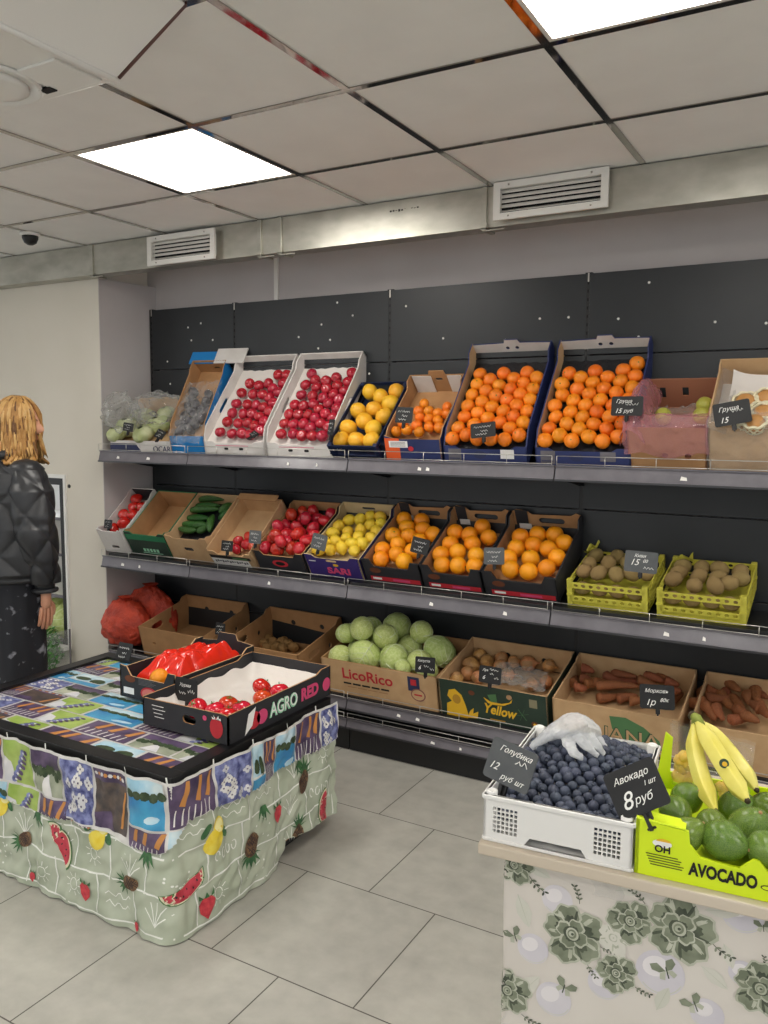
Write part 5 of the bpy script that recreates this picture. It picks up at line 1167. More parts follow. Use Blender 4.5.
def butterfly(px, py, rpx, rot):
    cx, cz = S_hit(px, py); r = abs(S_hit(px+rpx, py)[0]-cx)
    for sg in (1, -1):
        fc.poly([(cx+r*(u*cos(rot)-v*sin(rot)), cz+r*(u*sin(rot)+v*cos(rot))) for u, v in [(0, 0), (sg*.35, .75), (sg*.9, .8), (sg*.95, .35), (sg*.5, 0)]][::sg], g2, 2.6, .03, okf)
        fc.poly([(cx+r*(u*cos(rot)-v*sin(rot)), cz+r*(u*sin(rot)+v*cos(rot))) for u, v in [(0, 0), (sg*.5, -.05), (sg*.7, -.45), (sg*.35, -.65)]][::sg], g3, 2.6, .03, okf)
    fc.line([(cx-r*.5*sin(rot)*-1, cz-r*.5), (cx, cz+r*.3)], r*.1, g1, 2.9, okf)
f_ = crop(480, 820, 2.667); sc = 2.667
for p, rr in (((205, 215), 42), ((140, 345), 42), ((480, 410), 68), ((330, 440), 45), ((195, 480), 48), ((700, 250), 60), ((605, 520), 48), ((700, 410), 40), ((210, 100), 36), ((30, 500), 40)): bubble(*f_(p), rr/sc)
for p, rr, a in (((115, 110), 62, -.4), ((100, 200), 70, -1.2), ((340, 310), 70, -1.0), ((600, 240), 80, .2), ((590, 390), 70, -.6), ((470, 510), 65, 1.2), ((100, 470), 70, .9), ((360, 190), 60, .3), ((650, 330), 60, -1.2)): leafs(*f_(p), rr/sc, a)
for p, rr, rt, pale in (((90, 120), 52, .2, 0), ((245, 305), 86, .5, 0), ((400, 270), 66, .9, 0), ((355, 315), 45, .1, 1), ((530, 290), 100, .2, 0), ((362, 410), 58, .7, 0), ((72, 455), 62, .4, 0), ((748, 450), 84, .3, 0)): rose(*f_(p), rr/sc, rt, pale)
for p, rr, a in (((265, 225), 48, 1.6), ((440, 225), 48, 2.2), ((620, 330), 60, -.8), ((285, 385), 40, -1.2), ((130, 150), 55, -1.0), ((410, 445), 45, -.6), ((110, 520), 45, -.6), ((760, 400), 40, 1.4), ((320, 340), 38, -.4)): sprig(*f_(p), rr/sc, a)
for p, rr, a in (((90, 310), 26, .6), ((235, 105), 26, .3), ((495, 405), 38, .5), ((225, 450), 30, -.4), ((570, 495), 34, .7), ((755, 285), 26, .2)): butterfly(*f_(p), rr/sc, a)
for p, rr, rt, pale in (((950, 330), 90, .3, 0), ((1060, 440), 60, .8, 0), ((905, 660), 70, .1, 0), ((1120, 760), 85, .5, 0), ((240, 660), 80, .3, 0), ((480, 740), 95, .9, 0), ((330, 900), 80, .2, 0), ((700, 860), 85, .6, 0), ((90, 860), 70, .1, 0), ((620, 660), 50, .1, 1), ((960, 940), 80, .4, 0)): rose(*f_(p), rr/sc, rt, pale)
for p, rr in (((860, 480), 48), ((400, 620), 45), ((760, 700), 60), ((180, 780), 50), ((560, 960), 55), ((1000, 600), 44)): bubble(*f_(p), rr/sc)
for p, rr, a in (((840, 360), 50, -.8), ((360, 760), 50, 1.4), ((600, 800), 48, -.5), ((1000, 520), 45, .4), ((180, 940), 45, 1.0)): sprig(*f_(p), rr/sc, a)
for p, rr, a in (((870, 560), 32, .4), ((140, 640), 30, -.3), ((820, 780), 32, .6)): butterfly(*f_(p), rr/sc, a)
tag(fc.mb.build('floral_cloth'), 'cream cloth printed with grey-green roses hanging from the display stand', 'cloth')
k = MB(); x_, z_ = S_hit(610, 888); xa = .0
k.grid(lambda u, v: SM @ Vector((x_-.03+u*.05+.006*sin(v*7), .012-.002*sin(u*9+v*4), z_-.018+.05*v)), 8, 8, clear2); tag(k.build('adhesive_tape'), 'bit of crumpled clear tape on the stand edge', 'tape')
# white crate of blueberries
cr_ = Carton.__new__(Carton); cr_.W, cr_.L, cr_.D, cr_.fh = .268, .385, .088, .01
cr_.M = SM @ T(-.040, .004, ZS+.001); cr_.Mi = cr_.M.inverted()
cr_.o = thing('blueberry_crate', 'white plastic crate of blueberries with lattice corners', 'crate'); cr_.o.matrix_world = cr_.M
W, Lc, D = cr_.W, cr_.L, cr_.D
MB().box((0, 0, 0), (W, Lc, .006), white_plas, .002).build('base', cr_.o)
def lat_side(ln, pattern):
    q = MB(); hs = []
    if pattern == 'front':
        for x0 in (.018, ln-.066):
            for i in range(6):
                for j in range(6): hs.append(rect(x0+.008*i, .018+.0085*j, x0+.008*i+.0058, .018+.0085*j+.0062))
        hs.append([(.078, .006), (ln-.078, .006), (ln-.088, .020), (.088, .020)])
    else:
        n = int((ln-.04)/.009)
        for i in range(n): hs.append(rect(.02+.009*i, .03, .02+.009*i+.0055, .066))
    q.plate(rect(0, .0, ln, D), .004, white_plas, hs); q.box((-.001, -.004, D-.008), (ln+.001, .006, D), white_plas, .0015); q.box((0, -.003, .0), (ln, .004, .006), white_plas, .001)
    return q
def xf(mb, M): mb.v = [tuple(M @ Vector(p)) for p in mb.v]; return mb
xf(lat_side(W, 'front'), T()).build('front_side', cr_.o); xf(lat_side(W, 'back'), T(W, Lc, 0) @ RZ(pi)).build('back_side', cr_.o)
xf(lat_side(Lc, 'back'), T(0, Lc, 0) @ RZ(-pi/2)).build('end_side', cr_.o); xf(lat_side(Lc, 'back'), T(W, 0, 0) @ RZ(pi/2)).build('end_side', cr_.o)
for x, y in ((.012, .012), (W-.012, .012), (.012, Lc-.012), (W-.012, Lc-.012)): MB().lathe([(.011, 0), (.011, D+.004), (.008, D+.006), (.007, D), (.002, D)], white_plas, 14, T(x, y, 0)).build('corner_post', cr_.o)
BER = []
for s_ in range(3):
    mb = MB(); pr = [(max(.02, cos(-pi/2+pi*i/10)), sin(-pi/2+pi*i/10)*.86) for i in range(10)]+[(.36, .84), (.30, .72), (.02, .70)]
    mb.lathe(pr, berry_p, 14, None, True, lambda p, w: p*(1+.03*noise.noise(p*1.5+Vector((s_*4, 0, 0)))))
    for k in range(5): a = k*2*pi/5; mb.add([(.26*cos(a-.35), .26*sin(a-.35), .8), (.5*cos(a), .5*sin(a), .92), (.26*cos(a+.35), .26*sin(a+.35), .8)], [(0, 1, 2)], berry_p)
    BER.append(mb.mesh('blueberry'))
def hz_(x, y):
    u, v = x/W, y/Lc; return .062+.052*math.exp(-(((u-.50)/.42)**2+((v-.66)/.36)**2))+.004*noise.noise(Vector((x*25, y*25, 0)))
random.seed(77); rb = .0114; pts = []; j = 0; y = .016
while y < Lc-.012:
    x = .016+(rb if j % 2 else 0)
    while x < W-.014:
        pts.append(Vector((x+random.uniform(-.003, .003), y+random.uniform(-.003, .003), hz_(x, y)+random.uniform(-.003, .003)))); x += rb*1.98
    y += rb*1.72; j += 1
pts.sort(key=lambda p: p.y); n_ind = 0
under = MB()
for p in pts:
    if n_ind < 296:
        o = bpy.data.objects.new('blueberry', random.choice(BER)); COL.objects.link(o)
        o.matrix_world = cr_.M @ T(*p) @ Euler((random.uniform(0, 6.3), random.uniform(0, 6.3), random.uniform(0, 6.3))).to_matrix().to_4x4() @ Matrix.Scale(rb*random.uniform(.82, 1.12), 4)
        tag(o, 'dusty dark blueberry on the heap in the white crate', 'blueberry', 'blueberries in the white crate'); n_ind += 1
    else: under.lathe([(rb*cos(-pi/2+pi*i/6), rb*sin(-pi/2+pi*i/6)) for i in range(7)], berry_p, 8, cr_.M @ T(*p))
random.seed(78); y = .02
while y < Lc-.015:
    x = .02
    while x < W-.016: under.lathe([(max(.0002, rb*cos(-pi/2+pi*i/6)), rb*sin(-pi/2+pi*i/6)) for i in range(7)], berry_p, 8, cr_.M @ T(x+random.uniform(-.003, .003), y, hz_(x, y)-.0165)); x += rb*2
    y += rb*1.9
tag(under.build('blueberry_heap'), 'lower layers of blueberries filling the white crate', 'blueberries', kind='stuff')
print('BERRIES', len(pts), n_ind)
# disposable glove lying on the berries
def at_berry(px, py, lift=.012):
    h = .10
    for _ in range(6):
        o = cr_.Mi @ CPOS; d = cr_.Mi.to_3x3() @ ray(px, py); q = o+d*((h-o.z)/d.z); h = (hz_(q.x, q.y) if 0 < q.x < W and 0 < q.y < Lc else .09)+lift
    return q
g_ = crop(480, 700, 4.8); gl = MB()
wr = [cr_.M @ (at_berry(*g_(p), l)+Vector((0, 0, e))) for p, l, e in (((235, 232), .012, .0), ((300, 165), .03, .01), ((400, 105), .04, .02), ((470, 90), .045, .02))]
def ribbon(pts_, ws, m_, seed):
    P = [cr_.M @ at_berry(*g_(p), l) for p, l in pts_]; n = 18
    def cat(t):
        k = t*(len(P)-1); i = min(int(k), len(P)-2); f = k-i; p0, p1, p2, p3 = P[max(i-1, 0)], P[i], P[i+1], P[min(i+2, len(P)-1)]
        return .5*((2*p1)+(-p0+p2)*f+(2*p0-5*p1+4*p2-p3)*f*f+(-p0+3*p1-3*p2+p3)*f**3), ws[i]*(1-f)+ws[i+1]*f
    pts2 = []; rs = []
    for i in range(n+1): p, w_ = cat(i/n); pts2.append(p+Vector((0, 0, .002*noise.noise(p*60)))); rs.append(w_*(1+.15*noise.noise(p*80+Vector((seed, 0, 0)))))
    gl.tube(pts2, rs, m_, 14, flat=.42)
ribbon([((250, 225), .012), ((330, 165), .03), ((420, 120), .042), ((490, 110), .042), ((540, 160), .03)], [.012, .03, .042, .044, .028], glove_film, 1)
for i, (pp, ww) in enumerate([([((430, 130), .034), ((420, 190), .022), ((450, 255), .012), ((500, 278), .008)], [.018, .013, .012, .007]), ([((470, 130), .036), ((485, 190), .024), ((530, 240), .014), ((570, 270), .008)], [.018, .013, .011, .006]), ([((500, 125), .036), ((530, 180), .024), ((570, 230), .014), ((600, 262), .008)], [.017, .012, .011, .006]), ([((510, 120), .034), ((550, 165), .022), ((585, 205), .012), ((608, 240), .006)], [.016, .011, .010, .005]), ([((400, 125), .034), ((330, 160), .03), ((270, 200), .02), ((240, 228), .012)], [.02, .013, .010, .006])]): ribbon(pp, ww, glove_film, i+3)
o = gl.build('disposable_glove'); tag(o, 'empty clear plastic glove lying on the blueberries', 'glove')
mdf = o.modifiers.new('r', 'REMESH'); mdf.mode = 'VOXEL'; mdf.voxel_size = .0022; mdf.use_smooth_shade = True
ms = o.modifiers.new('s', 'SMOOTH'); ms.iterations = 4; tx = bpy.data.textures.new('crease', 'CLOUDS'); tx.noise_scale = .018; dm_ = o.modifiers.new('d', 'DISPLACE'); dm_.texture = tx; dm_.strength = .006; dm_.mid_level = .5
# avocado box
def avo_front(mb, M):
    mb.text('AVOCADO', .030, ink_black, M @ T(.141, -.001, .028), bold=.0012, width=.106)
    mb.flat(ell(.044, .062, .016, .007, 0, 14), ink_white, M); mb.flat(ell(.046, .066, .012, .005, 0, 12, 0, pi), ink_yellow, M, .0016); mb.text('OH', .017, ink_black, M @ T(.045, -.0016, .052), bold=.0004)
    for k in range(5): mb.flat(rect(.018+.002*k, .040-.0045*k, .07+.004*(k % 2)+.002*k, .0415-.0045*k), ink_black, M)
    mb.flat(ell(.208, .024, .010, .0045, 0, 12), ink_black, M); mb.flat(ell(.208, .024, .008, .003, 0, 12), card_lime, M, .0016)
cAv = Carton('avocado_box', 'lime yellow cardboard box with black AVOCADO lettering', 'box', 0, .37, .325, .098, 0, 0, 0, card_lime, card_lime, floor_h=.03, front=[(0, 0), (.37, 0), (.37, .07), (.34, .055), (.21, .047), (.195, .066), (.185, .066), (.165, .047), (.105, .050), (.088, .070), (.085, .092), (.0, .098)], deco=avo_front, side_h=.06, back_h=.06)
cAv.M = SM @ T(.232, .006, ZS+.001); cAv.Mi = cAv.M.inverted(); cAv.o.matrix_world = cAv.M
for fl in ([(0, 0, .098), (.08, 0, .094), (.08, .03, .096), (0, .03, .10)], [(.004, .26, .06), (.03, .26, .06), (.032, .27, .15), (.018, .27, .16)], [(.004, .12, .058), (.004, .19, .058), (-.010, .185, .13), (-.010, .13, .12)]):
    e_ = Vector((0, .001, .002)); MB().add([*fl, *[(Vector(p)+e_)[:] for p in fl]], [(0, 1, 2, 3), (7, 6, 5, 4), (0, 4, 5, 1), (1, 5, 6, 2), (2, 6, 7, 3), (3, 7, 4, 0)], card_lime).build('raised_flap', cAv.o)
c = crop(620, 700, 5.12)
av = [((345, 500), .9, (.8, .9, 'behind, touching the bananas')), ((285, 575), .9, (1.5, .4, 'by the chalk tag clip')), ((335, 705), .9, (.9, 1.9, 'at the front next to the box notch')), ((470, 640), .84, (1.4, .2, 'small one in the middle')), ((535, 760), 1.05, (1.55, 1.1, 'large one in the front middle')), ((670, 665), 1.22, (.5, .6, 'largest, mottled, on the right')), ((595, 545), .9, (1.2, 2.2, 'under the banana tips')), ((745, 815), .95, (1.3, .2, 'in the front right corner')), ((760, 560), .95, (1.2, 1.0, 'at the far right edge'))]
P = relax([cAv.hit(*c(p), .072 if k_ not in (5, 4) else .085) for p, k_, _ in av], [.031*k_ for _, k_, _ in av], (.004, .366, .004, .32, .03))
for p, (_, k_, (rx, rz_, lb)) in zip(P, av):
    o = bpy.data.objects.new('avocado', random.choice(AVO)); COL.objects.link(o); o.matrix_world = cAv.M @ T(*p) @ RZ(rz_) @ RX(rx) @ Matrix.Scale(.0325*k_, 4); tag(o, f'green avocado {lb}', 'avocado', 'avocados in the lime box')
for k in range(6):
    o = bpy.data.objects.new('avocado', AVO[k % 3]); COL.objects.link(o); o.matrix_world = cAv.M @ T(.265+.06*(k % 2), .06+.09*(k//2), .066) @ RZ(k*1.3) @ RX(1.4) @ Matrix.Scale(.031, 4); tag(o, 'green avocado toward the far end of the lime box', 'avocado', 'avocados at the far end of the lime box')
# bananas
def banana(pp, rad, parent, name='banana'):
    n = 22; P = [Vector(p) for p in pp]; pts = []; rs = []
    for i in range(n+1):
        t = i/n; p = P[0]*(1-t)**3+P[1]*3*t*(1-t)**2+P[2]*3*t*t*(1-t)+P[3]*t**3; pts.append(p)
        rs.append(rad*(.30+.0*t if t < .08 else min(1, .34+(t-.08)*3.2) if t < .3 else (1 if t < .82 else max(.25, 1-(t-.82)*4.1))))
    m = MB(); m.tube(pts, rs, banana_p, 5); m.tube(pts[-2:]+[pts[-1]+(pts[-1]-pts[-2])*.35], [rad*.30, rad*.30, rad*.2], banana_tip, 7); m.tube(pts[:3], [rad*.36, rad*.34, rad*.3], banana_green, 7)
    o = m.build(name, parent); b1 = o.modifiers.new('b', 'BEVEL'); b1.width = rad*.3; b1.segments = 3; b1.limit_method = 'ANGLE'; b1.angle_limit = radians(25); return o
bt = thing('banana_bunch', 'bunch of three yellow bananas standing on the avocados', 'bananas')
def bp(px, py, y): o = SMi @ CPOS; d = SMi.to_3x3() @ ray(*c((px, py))); return SM @ (o+d*((y-o.y)/d.y))
S0 = bp(383, 92, .30)
banana([S0, bp(365, 250, .27), bp(420, 430, .20), bp(492, 572, .13)], .0185, bt); b2 = banana([S0, bp(450, 200, .25), bp(560, 400, .17), bp(655, 520, .11)], .019, bt)
banana([S0, bp(500, 170, .30), bp(620, 330, .26), bp(702, 465, .20)], .0175, bt)
k = MB(); k.tube([bp(375, 82, .31), bp(395, 95, .295), bp(420, 130, .285)], [.009, .010, .007], banana_green, 8); k.tube([bp(368, 78, .312), bp(380, 85, .306)], [.010, .009], banana_tip, 8); k.build('crown', bt)
stp = bp(533, 325, .172); q = MB(); fwd = (CPOS-stp).normalized(); Ms = T(*(stp+fwd*.0045)) @ fwd.to_track_quat('Z', 'Y').to_matrix().to_4x4()
q.lathe([(.0085, 0), (.0085, .0006), (.0001, .0008)], mat('sticker_green', '1c3a24', .4), 20, Ms, False); q.lathe([(.0045, .0008), (.0042, .0013), (.0001, .0014)], ink_yellow, 12, Ms @ T(.001, -.001, 0), False); q.build('fruit_sticker', bt)
# bag of yellow pieces behind the bananas
bg = thing('snack_bag', 'clear bag of yellow dried fruit pieces standing behind the bananas', 'bag'); random.seed(4)
p0, p1, p2, p3 = bp(255, 115, .315), bp(690, 235, .34), bp(660, 520, .30), bp(265, 430, .30)
def bagf(u, v):
    a = p0*(1-u)+p1*u; b_ = p3*(1-u)+p2*u; q = a*(1-v)+b_*v; n = Vector((0, -1, 0)); return q+n*(.016*sin(pi*u)*v+.006*noise.noise(q*45)+.004*noise.noise(q*110))
MB().grid(bagf, 40, 40, clear2, True).build('bag_front', bg); MB().grid(lambda u, v: bagf(u, v)+Vector((0, .02+.03*v*sin(pi*u), 0)), 20, 20, clear, True).build('bag_back', bg)
dried = mat('dried_mango', 'e8b83a', .5, col2='f0cc62', scale=60)
for k_, (x, y) in enumerate([(310, 310), (300, 390), (345, 330), (350, 400), (310, 350), (560, 440), (540, 480), (600, 420), (330, 290), (520, 450)]):
    p = bp(x, y, .315); MB().lathe([(.002, -.009), (.013, -.006), (.015, 0), (.012, .007), (.002, .009)], dried, 7, T(*p) @ Euler((random.uniform(0, 3), random.uniform(0, 3), 0)).to_matrix().to_4x4(), True).build('dried_piece', bg)
# dark tray at the right edge behind the avocados
k = thing('dark_tray', 'dark grey plastic tray at the right edge behind the avocados', 'tray'); k.matrix_world = SM @ T(.50, .33, ZS+.001)
xf(MB().box((0, 0, 0), (.28, .15, .01), black_plas, .003), T()).build('tray_base', k)
for a, b_ in (((0, 0, 0), (.28, .008, .07)), ((0, .142, 0), (.28, .15, .07)), ((0, 0, 0), (.008, .15, .07)), ((.272, 0, 0), (.28, .15, .07))): MB().box(a, b_, black_plas, .002).build('tray_wall', k)
# the two large tags
def stag(px, py, l2, w, h, label, lines, roll, m, seed):
    t = price_tag(384, 512, 2, w, h, label, lines, seed=seed, m=m, clip=False); o = SMi @ CPOS; d = SMi.to_3x3() @ ray(px, py); p = SM @ (o+d*((l2-o.y)/d.y))
    t.matrix_world = T(*p) @ RZ(SA-.25) @ RX(-.35) @ RY(roll)
    k = MB(); k.box((-.012, .003, -h/2-.028), (.006, .012, -h/2+.012), black_plas, .002); k.box((-.006, -.004, -h/2-.03), (.0, .004, -h/2-.002), black_plas, .001); k.build('clip', t); return t
stag(510, 765, .035, .098, .076, 'grey chalk price tag for the blueberries, at the crate corner', [('Голубика', -.30, .30, .20), (None, .10, .07, .26), ('12', -.42, -.16, .26), ('руб', -.12, -.33, .19), ('шт', .2, -.33, .18)], .13, slate_grey, 41)
stag(636, 789, .03, .098, .082, 'black chalk price tag for the avocados, between crate and box', [('Авокадо', -.36, .26, .20), ('8', -.36, -.18, .50), ('руб', -.12, -.22, .24), ('1 шт', .16, .04, .14)], -.62, slate, 42)
# ================================================================== fridge in the cream wall, herbs below
fr = thing('display_fridge', 'white upright fridge with black door seal set in the cream wall', 'fridge', (-4.41, 3.30, FZ0))
fw, fh = (FR1-FR0)/2, FZ1-FZ0
k = MB(); k.box((-fw+.003, .33, .003), (fw-.003, .345, fh-.003), white_plas); k.box((-fw+.003, 0.002, .003), (-fw+.018, .33, fh-.003), white_plas); k.box((fw-.018, 0.002, .003), (fw-.003, .33, fh-.003), white_plas); k.box((-fw+.018, .002, .003), (fw-.018, .33, .02), white_plas); k.box((-fw+.018, .002, fh-.02), (fw-.018, .33, fh-.003), white_plas); k.build('cabinet', fr)
k = MB(); k.plate(rect(-fw-.004, -.004, fw+.006, fh+.012), .014, white_plas, [rect(-fw+.010, .012, fw-.010, fh-.010)], T(0, -.014, 0)); k.build('door_frame', fr)
k = MB(); k.plate(rect(-fw+.010, .012, fw-.010, fh-.010), .026, black_plas, [rect(-fw+.05, .04, fw-.044, fh-.05)], T(0, -.012, 0)); k.build('door_seal', fr)
for z in (.30, .56, .78):
    MB().box((-fw+.02, .03, z), (fw-.02, .325, z+.008), white_plas).box((-fw+.02, .025, z-.006), (fw-.02, .03, z+.012), rail_grey).build('wire_shelf', fr)
MB().box((-fw+.06, .04, fh-.028), (fw-.06, .07, fh-.020), glow('added_fridge_lamp', 'f4f8ff', 6)).build('added_lamp', fr)  # unseen lamp strip, added to brighten the fridge interior
MB().lathe([(.012, 0), (.011, .004), (.001, .005)], black_plas, 12, T(fw+.03, -.0, .99) @ RX(pi/2)).build('hinge_cap', fr)
MB().box((-fw-.01, -.07, .0), (fw+.02, -.014, .022), white_plas, .003).build('lower_ledge', fr)
def put(me, name, loc, s_, label, cat, group=None, rot=(0, 0, 0)):
    o = bpy.data.objects.new(name, me); COL.objects.link(o); o.location = loc; o.scale = (s_,)*3 if not isinstance(s_, tuple) else s_; o.rotation_euler = rot; return tag(o, label, cat, group)
put(CAB[0], 'cabbage', (-4.19, 3.43, FZ0+.02+.115), .13, 'large pale green cabbage at the bottom of the white fridge', 'cabbage', rot=(.3, .4, 0))
put(CAB[1], 'cabbage', (-4.19, 3.45, FZ0+.308+.07), .08, 'small green cabbage on the low fridge shelf', 'cabbage', rot=(1, .2, 0))
put(CAB[2], 'cabbage', (-4.36, 3.45, FZ0+.02+.115), .12, 'green cabbage at the bottom of the fridge, behind the person', 'cabbage', rot=(.3, .9, 1))
put(PTM[0], 'tomato', (-4.19, 3.42, FZ0+.568+.035), .045, 'single red tomato on the middle fridge shelf', 'tomato')
hb = thing('clear_bin', 'clear acrylic bin of green herbs on the floor under the fridge', 'bin', (-4.17, 3.12, 0))
MB().box((-.30, -.13, 0), (.13, .15, .012), white_plas).build('bin_base', hb)
k = MB(); k.box((-.30, -.13, .0), (.13, -.126, .12), clear_board); k.box((.126, -.13, 0), (.13, .15, .33), clear_board); k.box((-.30, -.13, 0), (-.296, .15, .33), clear_board); k.build('bin_walls', hb)
k = MB(); k.box((.124, -.132, 0), (.132, -.124, .33), rail_grey); k.box((.124, .144, 0), (.132, .152, .33), rail_grey); k.build('bin_edge', hb)
def herb(seed):
    mb = MB(); random.seed(seed)
    for q in range(620):
        d = Vector((random.gauss(0, 1), random.gauss(0, 1), random.gauss(0, .8))).normalized()*random.uniform(.5, 1); n = Vector((random.uniform(-1, 1), random.uniform(-1, 1), random.uniform(0, 1))).normalized()
        a = n.orthogonal().normalized()*random.uniform(.07, .15); b_ = n.cross(a)*.8
        mb.add([d-a, d-b_*.6, d+a, d+b_*.6], [(0, 1, 2, 3)], herb_g, False)
    for q in range(12): mb.tube([(random.uniform(-.2, .2), random.uniform(-.2, .2), -.9), (random.uniform(-.6, .6), random.uniform(-.6, .6), .6)], .02, herb_g, 4)
    return mb.mesh('herb_bunch')
for q, (x, y, z, s_, lb) in enumerate([(-4.14, 3.13, .19, .12, 'curly green herb bunch at the right of the clear bin'), (-4.27, 3.10, .15, .13, 'green herb bunch in the middle of the clear bin'), (-4.24, 3.2, .22, .12, 'green herb bunch at the back of the clear bin')]): put(herb(q), 'herb_bunch', (x, y, z), s_*1.15, lb, 'herbs', 'herb bunches in the clear bin')
lk = thing('leek', 'thick white leek end lying on the herbs in the clear bin', 'leek', (-4.10, 3.03, .17))
MB().tube([(-.10, .05, .05), (-.04, .02, .02), (.0, 0, 0), (.02, -.01, -.005)], [.024, .024, .025, .022], leek_w, 12).build('stalk', lk)
MB().lathe([(.016, 0), (.014, .003), (.001, .004)], g1, 12, T(.024, -.012, -.005) @ RY(pi/2)).build('root_end', lk)
# ================================================================== the person
PX, PY = -3.43, 2.45
skin_m = mat('skin', 'd9a183', .5, col2='cf9376', scale=20, sss=.1)
lip_m = mat('lips', 'b5645a', .45); eye_m = mat('eye_white', 'e8e4de', .3); iris_m = mat('iris', '3b2a1e', .3); brow_m = mat('eyebrow', '6e4c2a', .8)
hair_a = mat('hair_gold', '9c7038', .5, col2='ba8c4e', scale=30); hair_b = mat('hair_light', 'c09556', .45, col2='cfa86c', scale=30); hair_c = mat('hair_dark', '5e3c1c', .55, col2='7a5228', scale=30)
jacket_m = mat('black_puffer', '26272a', .38, col2='303134', scale=18, bump=.12, bscale=60, spec=.5)
cloth_m = bpy.data.materials.new('dark_print_trousers'); cloth_m.use_nodes = True
_n, _l = cloth_m.node_tree.nodes, cloth_m.node_tree.links; _b = _n['Principled BSDF']; _b.inputs['Roughness'].default_value = .8
_t = _n.new('ShaderNodeTexCoord'); _z = _n.new('ShaderNodeTexNoise'); _z.inputs['Scale'].default_value = 17; _z.inputs['Detail'].default_value = 5; _c = _n.new('ShaderNodeValToRGB')
_c.color_ramp.elements[0].position = .60; _c.color_ramp.elements[1].position = .68; _c.color_ramp.elements[0].color = lin('191b22'); _c.color_ramp.elements[1].color = lin('8d8f98')
_l.new(_t.outputs['Object'], _z.inputs['Vector']); _l.new(_z.outputs['Fac'], _c.inputs['Fac']); _l.new(_c.outputs['Color'], _b.inputs['Base Color'])
shoe_m = mat('black_shoe', '1b1b1d', .5)
bm = bmesh.new(); rad = []
def chain(pts, prev=None):
    vs = []
    for x, y, z, r in pts:
        v = bm.verts.new((x, y, z)); rad.append(r)
        if prev is not None: bm.edges.new((prev, v))
        prev = v; vs.append(v)
    return vs
pel = chain([(0, 0, .93, .125)])[0]
sp = chain([(0, -.01, 1.06, .115), (0, -.015, 1.22, .125), (0, -.01, 1.34, .10), (.005, .0, 1.41, .05), (.02, .02, 1.47, .045), (.03, .03, 1.53, .05)], pel)
hands = []
for sx in (1, -1):
    leg = chain([(.085*sx, 0, .86, .085), (.09*sx, .01, .50, .055), (.09*sx, -.01, .28, .05), (.09*sx, -.02, .09, .035)], pel); chain([(.10*sx, .07, .035, .03), (.10*sx, .13, .025, .022)], leg[-1])
    arm = chain([(.15*sx, -.01, 1.36, .052), (.20*sx, -.02, 1.24, .044), (.228*sx, -.03, 1.09, .036), (.218*sx, .0, .94, .032), (.205*sx, .03, .80, .024), (.203*sx, .035, .765, .024)], sp[2])
    chain([(.200*sx, .036, .735, .026), (.197*sx, .037, .705, .026)], arm[-1])
    hands.append(sx)
fing = []
for sx in hands:                                        # five fingers, each its own chain rooted inside the palm
    for k, (dy, l) in enumerate(((.030, .066), (.010, .078), (-.010, .073), (-.028, .058))):
        fing.append(chain([(.198*sx, .037+dy*.8, .715, .0095), (.196*sx, .037+dy, .685, .0100), (.190*sx, .038+dy*1.05, .685-l*.5, .0094), (.180*sx, .041+dy*1.05, .685-l*.85, .0088), (.168*sx, .044+dy*1.0, .685-l*1.12, .0076)]))
    fing.append(chain([(.198*sx, .05, .74, .012), (.194*sx, .077, .715, .0115), (.188*sx, .085, .688, .0105), (.178*sx, .088, .660, .009)]))
bm.verts.index_update(); me = bpy.data.meshes.new('person'); bm.to_mesh(me)
roots = {pel.index}; [roots.add(f[0].index) for f in fing]; bm.free()
o = bpy.data.objects.new('person_tmp', me); COL.objects.link(o)
md = o.modifiers.new('skin', 'SKIN'); md.use_smooth_shade = True
for i, v in enumerate(me.skin_vertices[0].data): v.radius = (rad[i], rad[i]); v.use_root = i in roots
md2 = o.modifiers.new('sub', 'SUBSURF'); md2.levels = 2; md2.render_levels = 2
bpy.context.view_layer.update(); ev = bpy.data.meshes.new_from_object(o.evaluated_get(bpy.context.evaluated_depsgraph_get()))
pm = MB(); pm.add([v.co[:] for v in ev.vertices], [tuple(p.vertices) for p in ev.polygons], skin_m, True)
bpy.data.objects.remove(o)
HC = Vector((.03, .045, 1.555)); HM = T(*HC) @ RZ(-radians(52)) @ RX(-.08)     # head frame: face looks along +y
def head_fn(u, v):
    a = u*2*pi; ph = -pi/2+v*pi; d = Vector((cos(ph)*sin(a), cos(ph)*cos(a), sin(ph)))
    x, y, z = d.x*.074, d.y*.092, d.z*.112; f = max(0, d.y)
    g = lambda du, dv, su, sv: math.exp(-((d.x-du)/su)**2-((d.z-dv)/sv)**2)*(1 if d.y > 0 else 0)
    y += .024*g(0, -.16, .13, .17)+.010*g(0, .02, .09, .2)-.010*(g(.33, .06, .17, .12)+g(-.33, .06, .17, .12))+.006*(g(.33, .24, .25, .08)+g(-.33, .24, .25, .08))+.007*g(0, -.47, .2, .06)+.007*g(0, -.57, .18, .06)+.014*g(0, -.86, .3, .14)-.004*g(0, -.36, .2, .05)
    if z < 0: x *= 1-.28*(-d.z)**2*(.4+.6*f); y *= 1-.14*(-d.z)**3
    if d.y < 0 and z < 0: y *= 1-.2*(-d.z)
    return HM @ Vector((x, y, z))
pm.grid(head_fn, 56, 44, skin_m)
